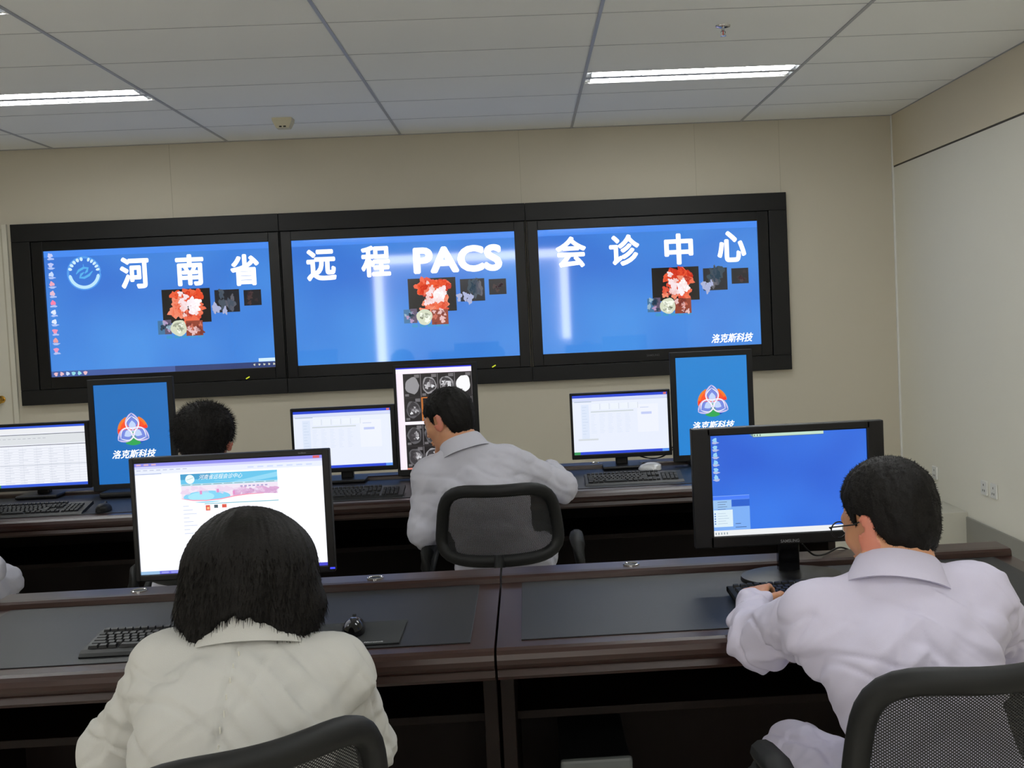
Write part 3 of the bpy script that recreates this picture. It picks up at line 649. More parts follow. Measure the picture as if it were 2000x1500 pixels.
monitor('black monitor with white application window left of the scan screen', (-0.912, 5.55, BLZ), 0.508, 0.322, (0.012, 0.022, 0.016, 0.022), 0.966-BLZ, p_app, bg=(234, 240, 254), group='back row landscape monitors')
monitor('black monitor with a ruled white list, cut by left photo edge', (-2.395, 5.55, BLZ), 0.505, 0.328, (0.012, 0.018, 0.014, 0.018), 0.955-BLZ, p_list, bg=(240, 243, 252), group='back row landscape monitors')
pb = (0.028, 0.028, 0.028, 0.032)
for (x, lab, pn, bgc, ex) in ((0.912, 'black portrait monitor with trefoil logo at the right end of the back row', p_logo, (38, 132, 212), 0), (-1.93, 'black portrait monitor with trefoil logo at the left, by the dark haired head', p_logo, (34, 112, 190), 0), (-0.452, 'black portrait monitor full of grey medical scans behind the leaning person', p_scan, (250, 240, 250), 0)):
    thin = pn is p_scan
    monitor(lab, (x, 5.55, BLZ), 0.41, 0.545, (0.014, 0.026, 0.014, 0.03) if thin else pb, 1.043-BLZ, pn, base='slab', name='portrait_monitor', bg=bgc, mt=m_blackm, group='portrait monitors')

# ------------------------------------------------------------------ keyboards, mice, pad
def keyboard(label, loc, rotz=0.0, tilt=0.12, legend=False, L=0.445, D=0.155):
    t = thing('computer_keyboard', label, 'keyboard', loc, rotz, 'black keyboards')
    R = Matrix.Rotation(tilt, 3, 'X'); e = R.to_euler(); e = (tilt, 0, 0); z0 = 0.004
    b = MB(); prof = [(-D/2, 0.0), (-D/2-0.002, 0.006), (-D/2+0.006, 0.012), (-D/2+0.02, 0.0155), (D/2-0.008, 0.0155), (D/2, 0.011), (D/2, 0.0)]
    b.ring_loft([[(-L/2+ins, y*(1-ins*.3), z) for y, z in prof] for ins in (0.0, 0.004)][::-1]+[[(L/2-ins, y*(1-ins*.3), z) for y, z in prof] for ins in (0.004, 0.0)], m_kbd)
    b.build('keyboard_case', t, loc=(0, D/2, z0), rot=e)
    b = MB(); bl = MB()
    def key(x, y, w, d=0.0155):
        hw, hd = (w-0.003)/2, (d-0.002)/2
        b.ring_loft([[(x-hw, y-hd, 0.015), (x+hw, y-hd, 0.015), (x+hw, y+hd, 0.015), (x-hw, y+hd, 0.015)], [(x-hw*.82, y-hd*.72, 0.0225), (x+hw*.82, y-hd*.72, 0.0225), (x+hw*.82, y+hd*.8, 0.0235), (x-hw*.82, y+hd*.8, 0.0235)]], m_key)
    kx = 0.0187; xs = -L/2+0.012
    rowy = [-0.046+q*0.0186 for q in range(5)]+[0.060]
    for ri, y in enumerate(rowy):
        if ri == 0: W = [1.4, 1.2, 1.2, 5.9, 1.2, 1.2, 1.2, 1.4]
        elif ri == 1: W = [2.2]+[1]*10+[2.5]
        elif ri == 2: W = [1.8]+[1]*11+[1.9]
        elif ri == 3: W = [1.5]+[1]*12+[1.2]
        elif ri == 4: W = [1]*13+[1.7]
        else: W = [1]*13+[1.7]
        x = xs
        for w in W: key(x+w*kx/2, y, w*kx); x += w*kx
    for y in (rowy[3], rowy[4], rowy[5]):
        for q in range(3): key(xs+15.1*kx+q*kx, y, kx)
    key(xs+16.1*kx, rowy[1], kx)
    for q in range(3): key(xs+15.1*kx+q*kx, rowy[0], kx)
    for y in rowy[:5]:
        for q in range(4): key(xs+18.5*kx+q*kx, y, kx)
    b.build('keys', t, loc=(0, D/2, z0), rot=e)
    if legend:
        for q in range(6): bl.box((-0.04+q*0.034, 0.069, 0.0165), (0.020, 0.008, 0.0012), m_keyl, 0.0004)
        bl.build('media_keys', t, loc=(0, D/2, z0), rot=e)['label'] = 'pale shortcut keys along the far edge'
    return t
keyboard('black keyboard beside the person with bob hair, on left front desk', (-0.885, 2.715, FLZ), 0.0, 0.10)
keyboard('black keyboard with pale shortcut keys under the hands of the right person', (0.735, 2.825, FLZ), 0.03, 0.06, legend=True, D=0.165)
keyboard('black keyboard before the white screen at the right of the back row', (0.462, 5.02, BLZ), 0.0, 0.2)
keyboard('black keyboard on the middle back desk, left of the leaning person', (-0.80, 4.99, BLZ), 0.0, 0.2)
keyboard('black keyboard before the list monitor at left edge', (-2.20, 4.975, BLZ), 0.0, 0.2)
def mouse(label, loc, rotz=0.0, mt=m_blackg, logo=True):
    t = thing('computer_mouse', label, 'mouse', loc, rotz, 'computer mice')
    b = MB(); rings = []
    for i in range(13):
        a = i/12; y = -0.056+0.112*a; wv = 0.031*math.sqrt(max(0.03, 1-((a-.5)/.52)**2))*(1-0.12*math.exp(-((a-.55)/.2)**2)); hh = 0.036*math.sqrt(max(0.02, 1-((a-.42)/.6)**2))
        rings.append([(wv*math.cos(q*math.pi/9), y, 0.002+hh*math.sin(q*math.pi/9)**0.8 if 0 < q < 9 else 0.002) for q in range(10)])
    b.ring_loft(rings, mt); b.build('mouse_body', t, smooth='auto')
    b = MB(); b.tube([(-0.004, 0.028, 0.030), (0.004, 0.028, 0.030)], 0.0085, m_blackm, n=14, updir=Vector((0, 1, 0))); b.build('scroll_wheel', t, smooth='auto')
    return t
b = MB(); b.box((0, 0, 0.0015), (0.235, 0.205, 0.003), mat('mouse_pad_cloth', (22, 26, 28), 0.85, bump=0.2, bscale=800, var=0.1), 0.0012)
pad = b.build('mouse_pad', None, loc=(-0.455, 2.79, FLZ)); tag(pad, 'dark cloth mouse pad on the left front desk', 'mouse pad')
r = text_mesh('Microsoft', 1.0, 0.015); b = MB(); b.add([(x*0.012+y*0.003, y*0.012, 0) for x, y in r[0]], r[1], mat('pad_print', (210, 212, 214), 0.6, var=0.02)); b.build('logo', pad, loc=(0.055, -0.088, 0.0033))
mouse('black mouse on the dark mouse pad', (-0.462, 2.80, FLZ+0.003), 0.05)
mouse('black mouse right of the list monitor keyboard, at left in back row', (-1.895, 5.02, BLZ), 0.0, m_blackm)
mouse('small silver oval mouse behind the right back row keyboard', (0.575, 5.44, BLZ), 1.2, m_silver)
# cables drooping behind the back monitors
def cable(label, pts, r=0.0028):
    P = []; V = [Vector(p) for p in pts]
    for i in range(len(V)-1):
        a = V[max(i-1, 0)]; p0 = V[i]; p1 = V[i+1]; d = V[min(i+2, len(V)-1)]
        for q in range(8):
            s = q/8; P.append(0.5*((2*p0)+(p1-a)*s+(2*a-5*p0+4*p1-d)*s*s+(-a+3*p0-3*p1+d)*s**3))
    P.append(V[-1]); b = MB(); b.tube(P, r, m_blackm, n=7); o = b.build('cable', None, smooth=True); tag(o, label, 'cable', 'cables behind the monitors'); return o
for (x, lab) in ((-2.395, 'black cables drooping behind the list monitor at left edge'), (0.452, 'black cable looping behind the right back row white screen')):
    cable(lab, [(x+0.05, 5.60, 0.84), (x+0.10, 5.63, 0.80), (x+0.17, 5.585, 0.79), (x+0.26, 5.64, 0.82), (x+0.33, 5.66, 0.90)])
    cable(lab.replace('cables drooping', 'lower cable lying').replace('cable looping', 'lower cable lying'), [(x+0.03, 5.60, 0.83), (x+0.13, 5.66, 0.785), (x+0.22, 5.66, 0.79), (x+0.28, 5.62, 0.86)])
cable('black cable trailing from the round based monitor over the desk', [(0.76, 3.16, 0.84), (0.80, 3.20, 0.80), (0.86, 3.30, 0.776), (0.93, 3.37, 0.778), (1.0, 3.41, 0.74)])

# grey case under the right front desk
t = thing('computer_case', 'black computer case with grey front standing under the right front desk', 'computer case', (0.13, 3.02, 0))
b = MB(); b.box((0, 0.01, 0.19), (0.180, 0.38, 0.378), m_blackm, 0.008); b.build('case_body', t)
b = MB(); b.box((0, -0.19, 0.195), (0.185, 0.022, 0.388), m_grey, 0.008); b.build('front_panel', t)['label'] = 'grey front panel'
b = MB(); b.box((0, -0.203, 0.355), (0.11, 0.006, 0.008), m_silver, 0.002); b.box((0, -0.203, 0.325), (0.11, 0.006, 0.012), m_silver, 0.002); b.build('drive_bay', t)

# ------------------------------------------------------------------ chairs
def make_chair(label, loc, rotz, tall=0.0, hw=0.235):
    t = thing('office_chair', label, 'chair', loc, rotz, 'black mesh office chairs')
    zc, hh = 0.765, 0.150
    def back(x, z): return -0.27 + 0.085*(x/0.235)**2 - 0.05*(z-zc)*1.0 + 0.018*math.cos((z-zc)*9)
    def loop(sx, sz, n=56):
        P = []
        for i in range(1200):
            a = 2*math.pi*i/1200; ca, sa = math.cos(a), math.sin(a); e = 0.49
            x = sx*math.copysign(abs(ca)**e, ca); z = sz*math.copysign(abs(sa)**e, sa)
            x *= 0.985-0.075*(z/sz)
            z += 0.016*(abs(x)/sx)**2*max(sa, 0)
            P.append((x, z+zc))
        A_ = np.array(P+[P[0]]); ln = np.concatenate([[0], np.cumsum(np.linalg.norm(np.diff(A_, axis=0), axis=1))]); tt = np.arange(n)/n*ln[-1]
        return list(zip(np.interp(tt, ln, A_[:, 0]).tolist(), np.interp(tt, ln, A_[:, 1]).tolist()))
    lp = loop(hw-0.02, hh-0.02)
    b = MB(); b.tube([(x, back(x, z), z) for x, z in lp], 0.0235, m_chair, n=12, closed=True, updir=Vector((0, 1, 0))); b.build('backrest_frame', t, smooth=True)
    b = MB(); N = 14; rings = []
    for j in range(N+1):
        q = j/N; rings.append([(x*q, back(x*q, zc+(z-zc)*q)+0.004, zc+(z-zc)*q) for x, z in lp] if j else [(0.0005*math.cos(i), back(0, zc)+0.004, zc+0.0005*math.sin(i)) for i in range(len(lp))])
    b.ring_loft(rings, m_mesh, cap=False); b.build('backrest_mesh', t, smooth=True)['label'] = 'see-through woven mesh panel'
    b = MB(); b.tube([(0, back(0, 0.62)-0.012, 0.66), (0, -0.285, 0.56), (0, -0.27, 0.46), (0, -0.18, 0.405), (0, -0.03, 0.40)], [0.016, 0.026, 0.03, 0.026, 0.022], m_chair, n=12, flat=(1.7, 1)); b.build('backrest_support', t, smooth=True)
    # seat
    b = MB(); rings = []
    for z, k in ((0.415, 0.80), (0.422, 0.93), (0.44, 1.0), (0.462, 0.985), (0.474, 0.90), (0.478, 0.7), (0.476, 0.35)):
        R = []
        for i in range(36):
            a = 2*math.pi*i/36; ca, sa = math.cos(a), math.sin(a)
            R.append((0.245*k*math.copysign(abs(ca)**.6, ca), 0.235*k*math.copysign(abs(sa)**.6, sa)+0.01, z-(0.03 if sa > 0.7 else 0)*(sa-.7)/.3*k))
        rings.append(R)
    b.ring_loft(rings, m_seat); b.build('seat', t, smooth=True)
    for s in (-1, 1):
        b = MB(); b.tube([(s*0.20, -0.02, 0.41), (s*0.285, -0.03, 0.43), (s*0.30, -0.05, 0.52), (s*0.295, -0.09, 0.585), (s*0.29, -0.06, 0.64), (s*0.285, 0.05, 0.648), (s*0.285, 0.15, 0.64), (s*0.29, 0.17, 0.60), (s*0.295, 0.08, 0.55), (s*0.30, 0.0, 0.49)], [0.014, 0.016, 0.018, 0.020, 0.022, 0.024, 0.023, 0.018, 0.015, 0.014], m_chair, n=10, flat=(1.2, 1)); b.build('armrest', t, smooth=True)
    b = MB(); b.tube([(0, 0, 0.10), (0, 0, 0.27)], 0.025, m_blackp, n=16); b.tube([(0, 0, 0.27), (0, 0, 0.40)], 0.014, m_chrome, n=16); b.box((0, 0, 0.402), (0.18, 0.2, 0.03), m_blackp, 0.008); b.build('gas_lift', t, smooth='auto')
    for q in range(5):
        a = 2*math.pi*q/5+0.3; c, s = math.cos(a), math.sin(a)
        b = MB(); b.tube([(c*0.02, s*0.02, 0.125), (c*0.15, s*0.15, 0.108), (c*0.29, s*0.29, 0.078)], [0.026, 0.02, 0.015], m_blackp, n=8, flat=(1.2, 1)); lg = b.build('base_leg', t, smooth=True)
        b = MB(); 
        b.tube([(c*0.29-s*0.024, s*0.29+c*0.024, 0.028), (c*0.29-s*0.006, s*0.29+c*0.006, 0.028)], 0.027, m_blackm, n=16); b.tube([(c*0.29+s*0.006, s*0.29-c*0.006, 0.028), (c*0.29+s*0.024, s*0.29-c*0.024, 0.028)], 0.027, m_blackm, n=16)
        b.tube([(c*0.29, s*0.29, 0.03), (c*0.29, s*0.29, 0.07)], 0.008, m_chrome, n=8); b.build('caster', lg, smooth='auto')
    return t
def chair(label, back_xy, rotz):
    c, s = math.cos(rotz), math.sin(rotz); lx, ly = 0.0, 0.255
    return make_chair(label, (back_xy[0]+(-s*ly), back_xy[1]+c*ly, 0), rotz)
chair('black mesh chair under the person with bob hair, cut by the bottom edge', (-0.415, 1.645), math.radians(34))
chair('black mesh chair behind the right person in white, at the right photo edge', (0.745, 1.80), math.radians(4))
chair('black mesh chair seen whole behind the leaning person in the back row', (-0.132, 4.10), math.radians(-2))
chair('black mesh chair hidden behind the web page monitor, under the short haired person', (-1.21, 4.06), 0.0)
chair('black mesh chair at the left edge of the back row, mostly outside the photo', (-2.52, 4.05), 0.0)

# ------------------------------------------------------------------ people: smooth blended bodies polygonised from distance fields
class Field:
    def __init__(s, lo, hi, h):
        s.lo = np.array(lo, float); s.h = h; s.n = np.ceil((np.array(hi)-s.lo)/h).astype(int)+1
        s.F = np.full(s.n, 1.0, np.float32)
    def sub(s, lo, hi):
        a = np.clip(np.floor((np.array(lo)-s.lo)/s.h).astype(int), 0, s.n-1); b = np.clip(np.ceil((np.array(hi)-s.lo)/s.h).astype(int)+1, 1, s.n)
        if np.any(b <= a): return None, None
        ax = [s.lo[i]+np.arange(a[i], b[i])*s.h for i in range(3)]
        X, Y, Z = np.meshgrid(*ax, indexing='ij')
        return tuple(slice(a[i], b[i]) for i in range(3)), np.stack([X, Y, Z], -1)
    def comb(s, fn, lo, hi, k, mode='add'):
        m = k+3*s.h; sl, P = s.sub(np.array(lo)-m, np.array(hi)+m)
        if sl is None: return
        d = fn(P).astype(np.float32); a = s.F[sl]
        if mode == 'add':
            if k > 0: t = np.clip(.5+.5*(a-d)/k, 0, 1); s.F[sl] = a*(1-t)+d*t-k*t*(1-t)
            else: s.F[sl] = np.minimum(a, d)
        else:
            if k > 0: t = np.clip(.5-.5*(a+d)/k, 0, 1); s.F[sl] = a*(1-t)-d*t+k*t*(1-t)
            else: s.F[sl] = np.maximum(a, -d)
    def cone(s, a, b, ra, rb, k=0.02, mode='add', flat=None, fs=1.0):
        """round cone a->b; flat = direction along which the section is squashed to fs"""
        a = np.array(a, float); b = np.array(b, float); R = max(ra, rb)
        lo = np.minimum(a, b)-R; hi = np.maximum(a, b)+R
        if flat is not None: D = np.array(flat, float); D /= np.linalg.norm(D)
        def fn(P):
            if flat is not None:
                q = (1/fs-1); Pp = P+D*((P@D)*q)[..., None]; A = a+D*(a@D)*q; B = b+D*(b@D)*q
            else: Pp, A, B = P, a, b
            v = B-A; L = max(v@v, 1e-9); t = np.clip(((Pp-A)@v)/L, 0, 1)
            d = np.linalg.norm(Pp-A-t[..., None]*v, axis=-1)-(ra+(rb-ra)*t)
            return d*(0.5+0.5*fs) if flat is not None else d
        s.comb(fn, lo, hi, k, mode)
    def ell(s, c, r, axes=None, k=0.02, mode='add'):
        c = np.array(c, float); r = np.array(r, float); A = np.eye(3) if axes is None else np.array(axes); R = r.max()
        def fn(P):
            q = (P-c)@A.T; k0 = np.linalg.norm(q/r, axis=-1); k1 = np.linalg.norm(q/(r*r), axis=-1)
            return k0*(k0-1)/np.maximum(k1, 1e-6)
        s.comb(fn, c-R, c+R, k, mode)
    def mesh(s):
        F = s.F; S = F < 0
        c8 = [S[i:F.shape[0]-1+i, j:F.shape[1]-1+j, k:F.shape[2]-1+k] for i in (0, 1) for j in (0, 1) for k in (0, 1)]
        anyv = np.logical_or.reduce(c8); allv = np.logical_and.reduce(c8); act = np.argwhere(anyv & ~allv)
        idx = -np.ones(anyv.shape, np.int32); idx[tuple(act.T)] = np.arange(len(act))
        off = np.array([(i, j, k) for i in (0, 1) for j in (0, 1) for k in (0, 1)])
        V8 = np.stack([F[tuple((act+o).T)] for o in off], 1).astype(float)
        acc = np.zeros((len(act), 3)); cnt = np.zeros(len(act))
        for a in range(8):
            for b_ in range(a+1, 8):
                if np.abs(off[a]-off[b_]).sum() != 1: continue
                fa, fb = V8[:, a], V8[:, b_]; m = (fa < 0) != (fb < 0); t = np.where(m, fa/np.where(m, fa-fb, 1), 0)
                acc[m] += (off[a]+(off[b_]-off[a])*t[:, None])[m]; cnt[m] += 1
        pts = s.lo+(act+acc/np.maximum(cnt, 1)[:, None])*s.h
        faces = []
        for ax in range(3):
            u, v = [(1, 2), (2, 0), (0, 1)][ax]
            sl0 = [slice(None)]*3; sl1 = [slice(None)]*3; sl0[ax] = slice(0, -1); sl1[ax] = slice(1, None)
            A, B = S[tuple(sl0)], S[tuple(sl1)]; E = np.argwhere(A != B)
            ok = (E[:, u] > 0) & (E[:, v] > 0) & (E[:, u] < idx.shape[u]) & (E[:, v] < idx.shape[v]); E = E[ok]
            du = np.zeros(3, int); du[u] = 1; dv = np.zeros(3, int); dv[v] = 1
            q = np.stack([idx[tuple((E-du-dv).T)], idx[tuple((E-dv).T)], idx[tuple(E.T)], idx[tuple((E-du).T)]], 1)
            fl = ~A[tuple(E.T)]; q[fl] = q[fl][:, ::-1]; faces.append(q)
        f = np.concatenate(faces); f = f[(f >= 0).all(1)]
        return pts, f
def vnormals(v, f):
    n = np.cross(v[f[:, 2]]-v[f[:, 0]], v[f[:, 3]]-v[f[:, 1]]); N = np.zeros_like(v)
    for i in range(4): np.add.at(N, f[:, i], n)
    return N/np.maximum(np.linalg.norm(N, axis=1), 1e-12)[:, None]
def relax(v, f, it=2, lam=0.5):
    e = np.concatenate([f[:, [0, 1]], f[:, [1, 2]], f[:, [2, 3]], f[:, [3, 0]]])
    for _ in range(it):
        acc = np.zeros_like(v); c = np.zeros(len(v)); np.add.at(acc, e[:, 0], v[e[:, 1]]); np.add.at(c, e[:, 0], 1); np.add.at(acc, e[:, 1], v[e[:, 0]]); np.add.at(c, e[:, 1], 1)
        v = v*(1-lam)+lam*acc/c[:, None]
    return v
def nz(P): return np.array([noise.noise(Vector(p)) for p in P])
def np_obj(name, v, f, mt, parent, origin, extra=None):
    me = bpy.data.meshes.new(name); v = v-np.array(origin)
    vs = v.tolist(); fs = f.tolist()
    if extra: n0 = len(vs); vs += [list(np.array(p)-np.array(origin)) for p in extra[0]]; fs += [[i+n0 for i in q] for q in extra[1]]
    me.from_pydata(vs, [], fs); me.update(); mts = mt if isinstance(mt, list) else [mt]
    for m_ in mts: me.materials.append(m_)
    me.polygons.foreach_set('use_smooth', [True]*len(me.polygons))
    o = bpy.data.objects.new(name, me); C.objects.link(o); o.parent = parent; return o
def frame(yaw, pitch, roll=0.0):
    """head axes rows: forward, right, up. yaw>0 turns to -x (left), pitch>0 looks down"""
    f = np.array([-math.sin(yaw)*math.cos(pitch), math.cos(yaw)*math.cos(pitch), -math.sin(pitch)])
    r = np.array([math.cos(yaw), math.sin(yaw), 0.0]); u = np.cross(r, f)
    r2 = r*math.cos(roll)+u*math.sin(roll); u2 = np.cross(r2, f)
    return np.stack([f, r2, u2])
def person(name, label, J, hair='short', coat=None, hb=0.0045, hc=0.008, folds=0.007, glasses=False, hsc=1.0, skin=None, seed=0, fem=False, bald=False, group=None, armr=1.0, watch=False):
    rs = np.random.default_rng(seed); J = {k: np.array(v, float) if not np.isscalar(v) else v for k, v in J.items()}
    root0 = np.array([J['pelvis'][0], J['pelvis'][1], 0.0]); t = thing(name, label, 'person', tuple(root0), 0, group)
    H = J['head']; A = frame(J['yaw'], J['pitch'], J.get('roll', 0.0)); G = lambda f, r, u: H+hsc*(A[0]*f+A[1]*r+A[2]*u)
    pts = np.array([J[k] for k in J if not np.isscalar(J[k])]); lo = pts.min(0)-0.16; hi = pts.max(0)+0.17; lo[2] = 0.0
    hi += np.array([0, 0.08, 0])
    B = Field(lo, hi, hb)
    # --- head
    B.ell(G(-.008, 0, .035), np.array((.096, .077, .085))*hsc, A, 0.0)
    B.ell(G(.030, 0, -.025), np.array((.060, .061, .085))*hsc, A, .03)
    for s in (-1, 1):
        B.cone(G(-.005, s*.055, -.045), G(.070, s*.013, -.102), .017, .013, .02)
        B.ell(G(.058, s*.040, -.022), np.array((.022, .020, .020))*hsc, A, .02)
    B.ell(G(.080, 0, -.104), np.array((.016, .018, .015))*hsc, A, .015)
    B.cone(G(.084, -.030, .020), G(.084, .030, .020), .011, .011, .015)
    for s in (-1, 1): B.ell(G(.096, s*.032, .002), np.array((.013, .016, .011))*hsc, A, .008, 'sub'); B.ell(G(.079, s*.032, .001), np.array((.0125, .0135, .011))*hsc, A, .004)
    B.cone(G(.088, 0, .010), G(.110, 0, -.030), .0075, .0095, .010)
    for s in (-1, 1): B.ell(G(.100, s*.011, -.035), np.array((.010, .008, .007))*hsc, A, .006)
    B.ell(G(.091, 0, -.062), np.array((.009, .023, .006))*hsc, A, .006); B.ell(G(.089, 0, -.073), np.array((.009, .020, .007))*hsc, A, .006)
    for s in (-1, 1):
        eax = frame(J['yaw']-s*0.45, J['pitch']-0.1, J.get('roll', 0.0))
        B.ell(G(-.012, s*.084, -.004), np.array((.021, .0068, .036))*hsc, eax, .006)
        B.ell(G(-.004, s*.088, .002), np.array((.009, .005, .018))*hsc, eax, .004, 'sub')
    B.cone(G(-.030, 0, -.045), J['neck'], .054 if not fem else .046, .060 if not fem else .050, .03)
    # --- trunk and limbs (slimmer than the clothes)
    side = J['shR']-J['shL']; side /= np.linalg.norm(side); spine = J['neck']-J['pelvis']; D = np.cross(side, spine); D /= np.linalg.norm(D)
    B.cone(J['neck'], J['chest'], .075, .105, .05, flat=D, fs=.7); B.cone(J['chest'], J['pelvis'], .115, .13, .05, flat=D, fs=.68)
    for s in 'LR':
        B.cone(J['neck']-spine/np.linalg.norm(spine)*.03, J['sh'+s], .045, .045, .04); B.cone(J['sh'+s], J['el'+s], .043, .034, .02); B.cone(J['el'+s], J['wr'+s], .035, .023, .015, )
        hip = J['pelvis']+side*(.085 if s == 'R' else -.085); B.cone(hip-np.array([0, 0, .015]), J['kn'+s]-np.array([0, 0, .01]), .066, .050, .04); B.cone(J['kn'+s], J['an'+s], .050, .034, .02)
        B.cone(J['an'+s], J['an'+s]+np.array([0, .14, -.045]), .032, .025, .02)
        # hand: palm, four bent fingers of different length, thumb on the side
        w = J['wr'+s]; fwd = J['hd'+s]-w; fwd /= np.linalg.norm(fwd); upv = np.array([0, 0, 1.0])+.25*side*(1 if s == 'L' else -1)*-1; upv -= fwd*(upv@fwd); upv /= np.linalg.norm(upv); lat = np.cross(fwd, upv)*(1 if s == 'L' else -1)  # towards the thumb
        pk = lambda f, l, u: w+fwd*f+lat*l+upv*u
        for l in (-.026, -.009, .009, .026): B.cone(pk(.012, l*.6, 0), pk(.082, l, .003), .014, .0115, .012)
        curl = J.get('curl'+s, 0.75)
        for l, L1 in ((.027, .040), (.009, .045), (-.009, .042), (-.027, .033)):
            p = pk(.086, l, .004); ang = 0.10
            for q, (ln, r1, r2) in enumerate(((L1, .0092, .0085), (L1*.62, .0085, .0078), (L1*.5, .0078, .0066))):
                ang += curl*(0.55 if q else 0.3); e = p+ln*(fwd*math.cos(ang)-upv*math.sin(ang)+lat*l*1.2); B.cone(p, e, r1, r2, .0035); p = e
        p = pk(.025, .026, -.006); e = p+.040*(fwd*.72+lat*.65-upv*.15); B.cone(p, e, .014, .0105, .01); e2 = e+.030*(fwd*.9+lat*.25-upv*.25); B.cone(e, e2, .0100, .0088, .004); B.cone(e2, e2+.022*(fwd*.95-upv*.3), .0088, .0070, .004)
    v, f = B.mesh(); v = relax(v, f, 1, .4); sk = skin or m_skin
    bo = np_obj('body', v, f, [sk, m_skinr], t, root0)
    loc = (v-H)@A.T/hsc; fc = loc[f].mean(1); ear = (np.abs(fc[:, 1]) > .078) & (fc[:, 2] < .034) & (fc[:, 2] > -.042) & (np.abs(fc[:, 0]+.008) < .03)
    bo.data.polygons.foreach_set('material_index', ear.astype(int).tolist())
    # eyes
    for s in (-1, 1):
        c = G(.0835, s*.032, .001)-root0; mb = MB(); mb.ball(tuple(c), .0112*hsc, m_eye, 14); e = mb.build('eye', t, smooth=True)
        c2 = G(.0915, s*.032, .001)-root0; mb = MB(); mb.ball(tuple(c2), (.0042, .0042, .0042), m_iris, 10); mb.build('iris', e, smooth=True)
    # --- hair
    hh = 0.004; Hf = Field(H-np.array([.2, .2, .27]), H+np.array([.2, .2, .2]), hh)
    if hair == 'short':
        Hf.ell(G(-.012, 0, .044), np.array((.106, J.get('hw', .089), .094))*hsc, A, 0.0); Hf.ell(G(-.045, 0, -.012), np.array((.062, .071, .074))*hsc, A, .03)
        fx = [-.2, -.085, -.055, -.036, -.026, .012, .018, .030, .036, .060, .085, .2]; zz = [-.084, -.080, -.060, -.030, .026, .034, .002, .004, .040, .062, .086, .09]
        if J.get('fringe'): zz = [-.088, -.085, -.060, -.030, .022, .030, -.018, -.012, .030, .036, .048, .06]
        zz = [a+J.get('hl', 0) for a in zz]
        def cut(P):
            q = (P-H)@A.T/hsc; return (q[..., 2]-np.interp(q[..., 0], fx, zz)-.004*np.sin(q[..., 1]*160))*.6
        Hf.comb(cut, Hf.lo, Hf.lo+Hf.n*hh, .006, 'sub'); Hf.F[:] = Hf.F  # keep what is above the hairline
    else:  # chin-length bob
        Hf.ell(G(-.010, 0, .040), (.116, .110, .096), A, 0.0)
        for s in (-1, 1): Hf.cone(G(-.02, s*.060, .015), G(-.008, s*.088, -.055), .060, .050, .05); Hf.cone(G(-.008, s*.088, -.055), G(.0, s*.072, -.125), .050, .028, .02); Hf.cone(G(.03, s*.070, .0), G(.035, s*.076, -.10), .035, .026, .04)
        Hf.cone(G(-.060, 0, .02), G(-.058, 0, -.070), .075, .058, .05)
        for s in (-1, 1): Hf.cone(G(-.045, s*.05, -.02), G(-.050, s*.062, -.098), .055, .036, .05)
        Hf.ell(G(.105, 0, -.045), (.062, .058, .105), A, .01, 'sub')
        def cutb(P):
            q = (P-H)@A.T; y = q[..., 1]; line = -.076-.066*np.clip(np.abs(y)/.09, 0, 1)**1.6-.004*np.sin(y*230)-.003*np.sin(y*97+1); return (q[..., 2]-line)*.9
        Hf.comb(lambda P: cutb(P), Hf.lo, Hf.lo+Hf.n*hh, .008, 'sub')
    v, f = Hf.mesh(); v = relax(v, f, 1, .5); n = vnormals(v, f); loc = (v-H)@A.T; N = len(v)
    ang = np.arctan2(loc[:, 1], loc[:, 0]+.02)
    if hair == 'short': v = v+n*(.0022*nz(loc*np.array([150, 150, 60])))[:, None]+n*(.0012*np.sin(loc[:, 2]*40+3*np.sin(ang*7)))[:, None]
    else: v = v+n*(.0030*nz(np.stack([ang*16, loc[:, 2]*5, loc[:, 2]*0], 1))+.0016*nz(np.stack([ang*60, loc[:, 2]*9, loc[:, 2]*0+7], 1)))[:, None]
    ns = J.get('strands', 5000 if hair == 'short' else 7000); pick = rs.integers(0, N, ns)
    pv, pn = v[pick], n[pick]
    if hair == 'short': dr = pn*.75+A[2]*(-.35)+A[0]*(.35 if J.get('fringe') else -.1)+rs.normal(0, .22, (ns, 3)); ln = rs.uniform(.006, .014, ns)*J.get('shag', 1.0)
    else: dr = pn*.16-A[2]*1.0+rs.normal(0, .10, (ns, 3)); ln = rs.uniform(.010, .026, ns)
    dr /= np.linalg.norm(dr, axis=1)[:, None]; sd = np.cross(dr, rs.normal(0, 1, (ns, 3))); sd /= np.linalg.norm(sd, axis=1)[:, None]; s2 = np.cross(dr, sd)
    pb = pv-pn*.002; wd = .0009
    pts_ = np.stack([pb+sd*wd, pb-sd*wd*.5+s2*wd*.87, pb-sd*wd*.5-s2*wd*.87, pv+dr*ln[:, None]], 1).reshape(-1, 3)
    fcs = [(4*i+a, 4*i+b_, 4*i+3) for i in range(ns) for a, b_ in ((0, 1), (1, 2), (2, 0))]
    np_obj('hair', v, f, m_hair, t, root0, (pts_.tolist(), fcs))
    # --- white coat
    nk, ch, pe = J['neck'], J['chest'], J['pelvis']; su = spine/np.linalg.norm(spine); gr = J.get('girth', 1.0)
    K = Field(np.minimum(lo, root0+np.array([-.45, -.3, .3])), hi, hc); K.lo[2] = .36; K.F = np.full(K.n, 1.0, np.float32)
    K.cone(nk-su*(.050 if fem else .036), ch, (.082 if fem else .092)*gr, .138*gr, .05, flat=D, fs=.74); K.cone(ch, pe, .142*gr, .160*gr, .05, flat=D, fs=.70)
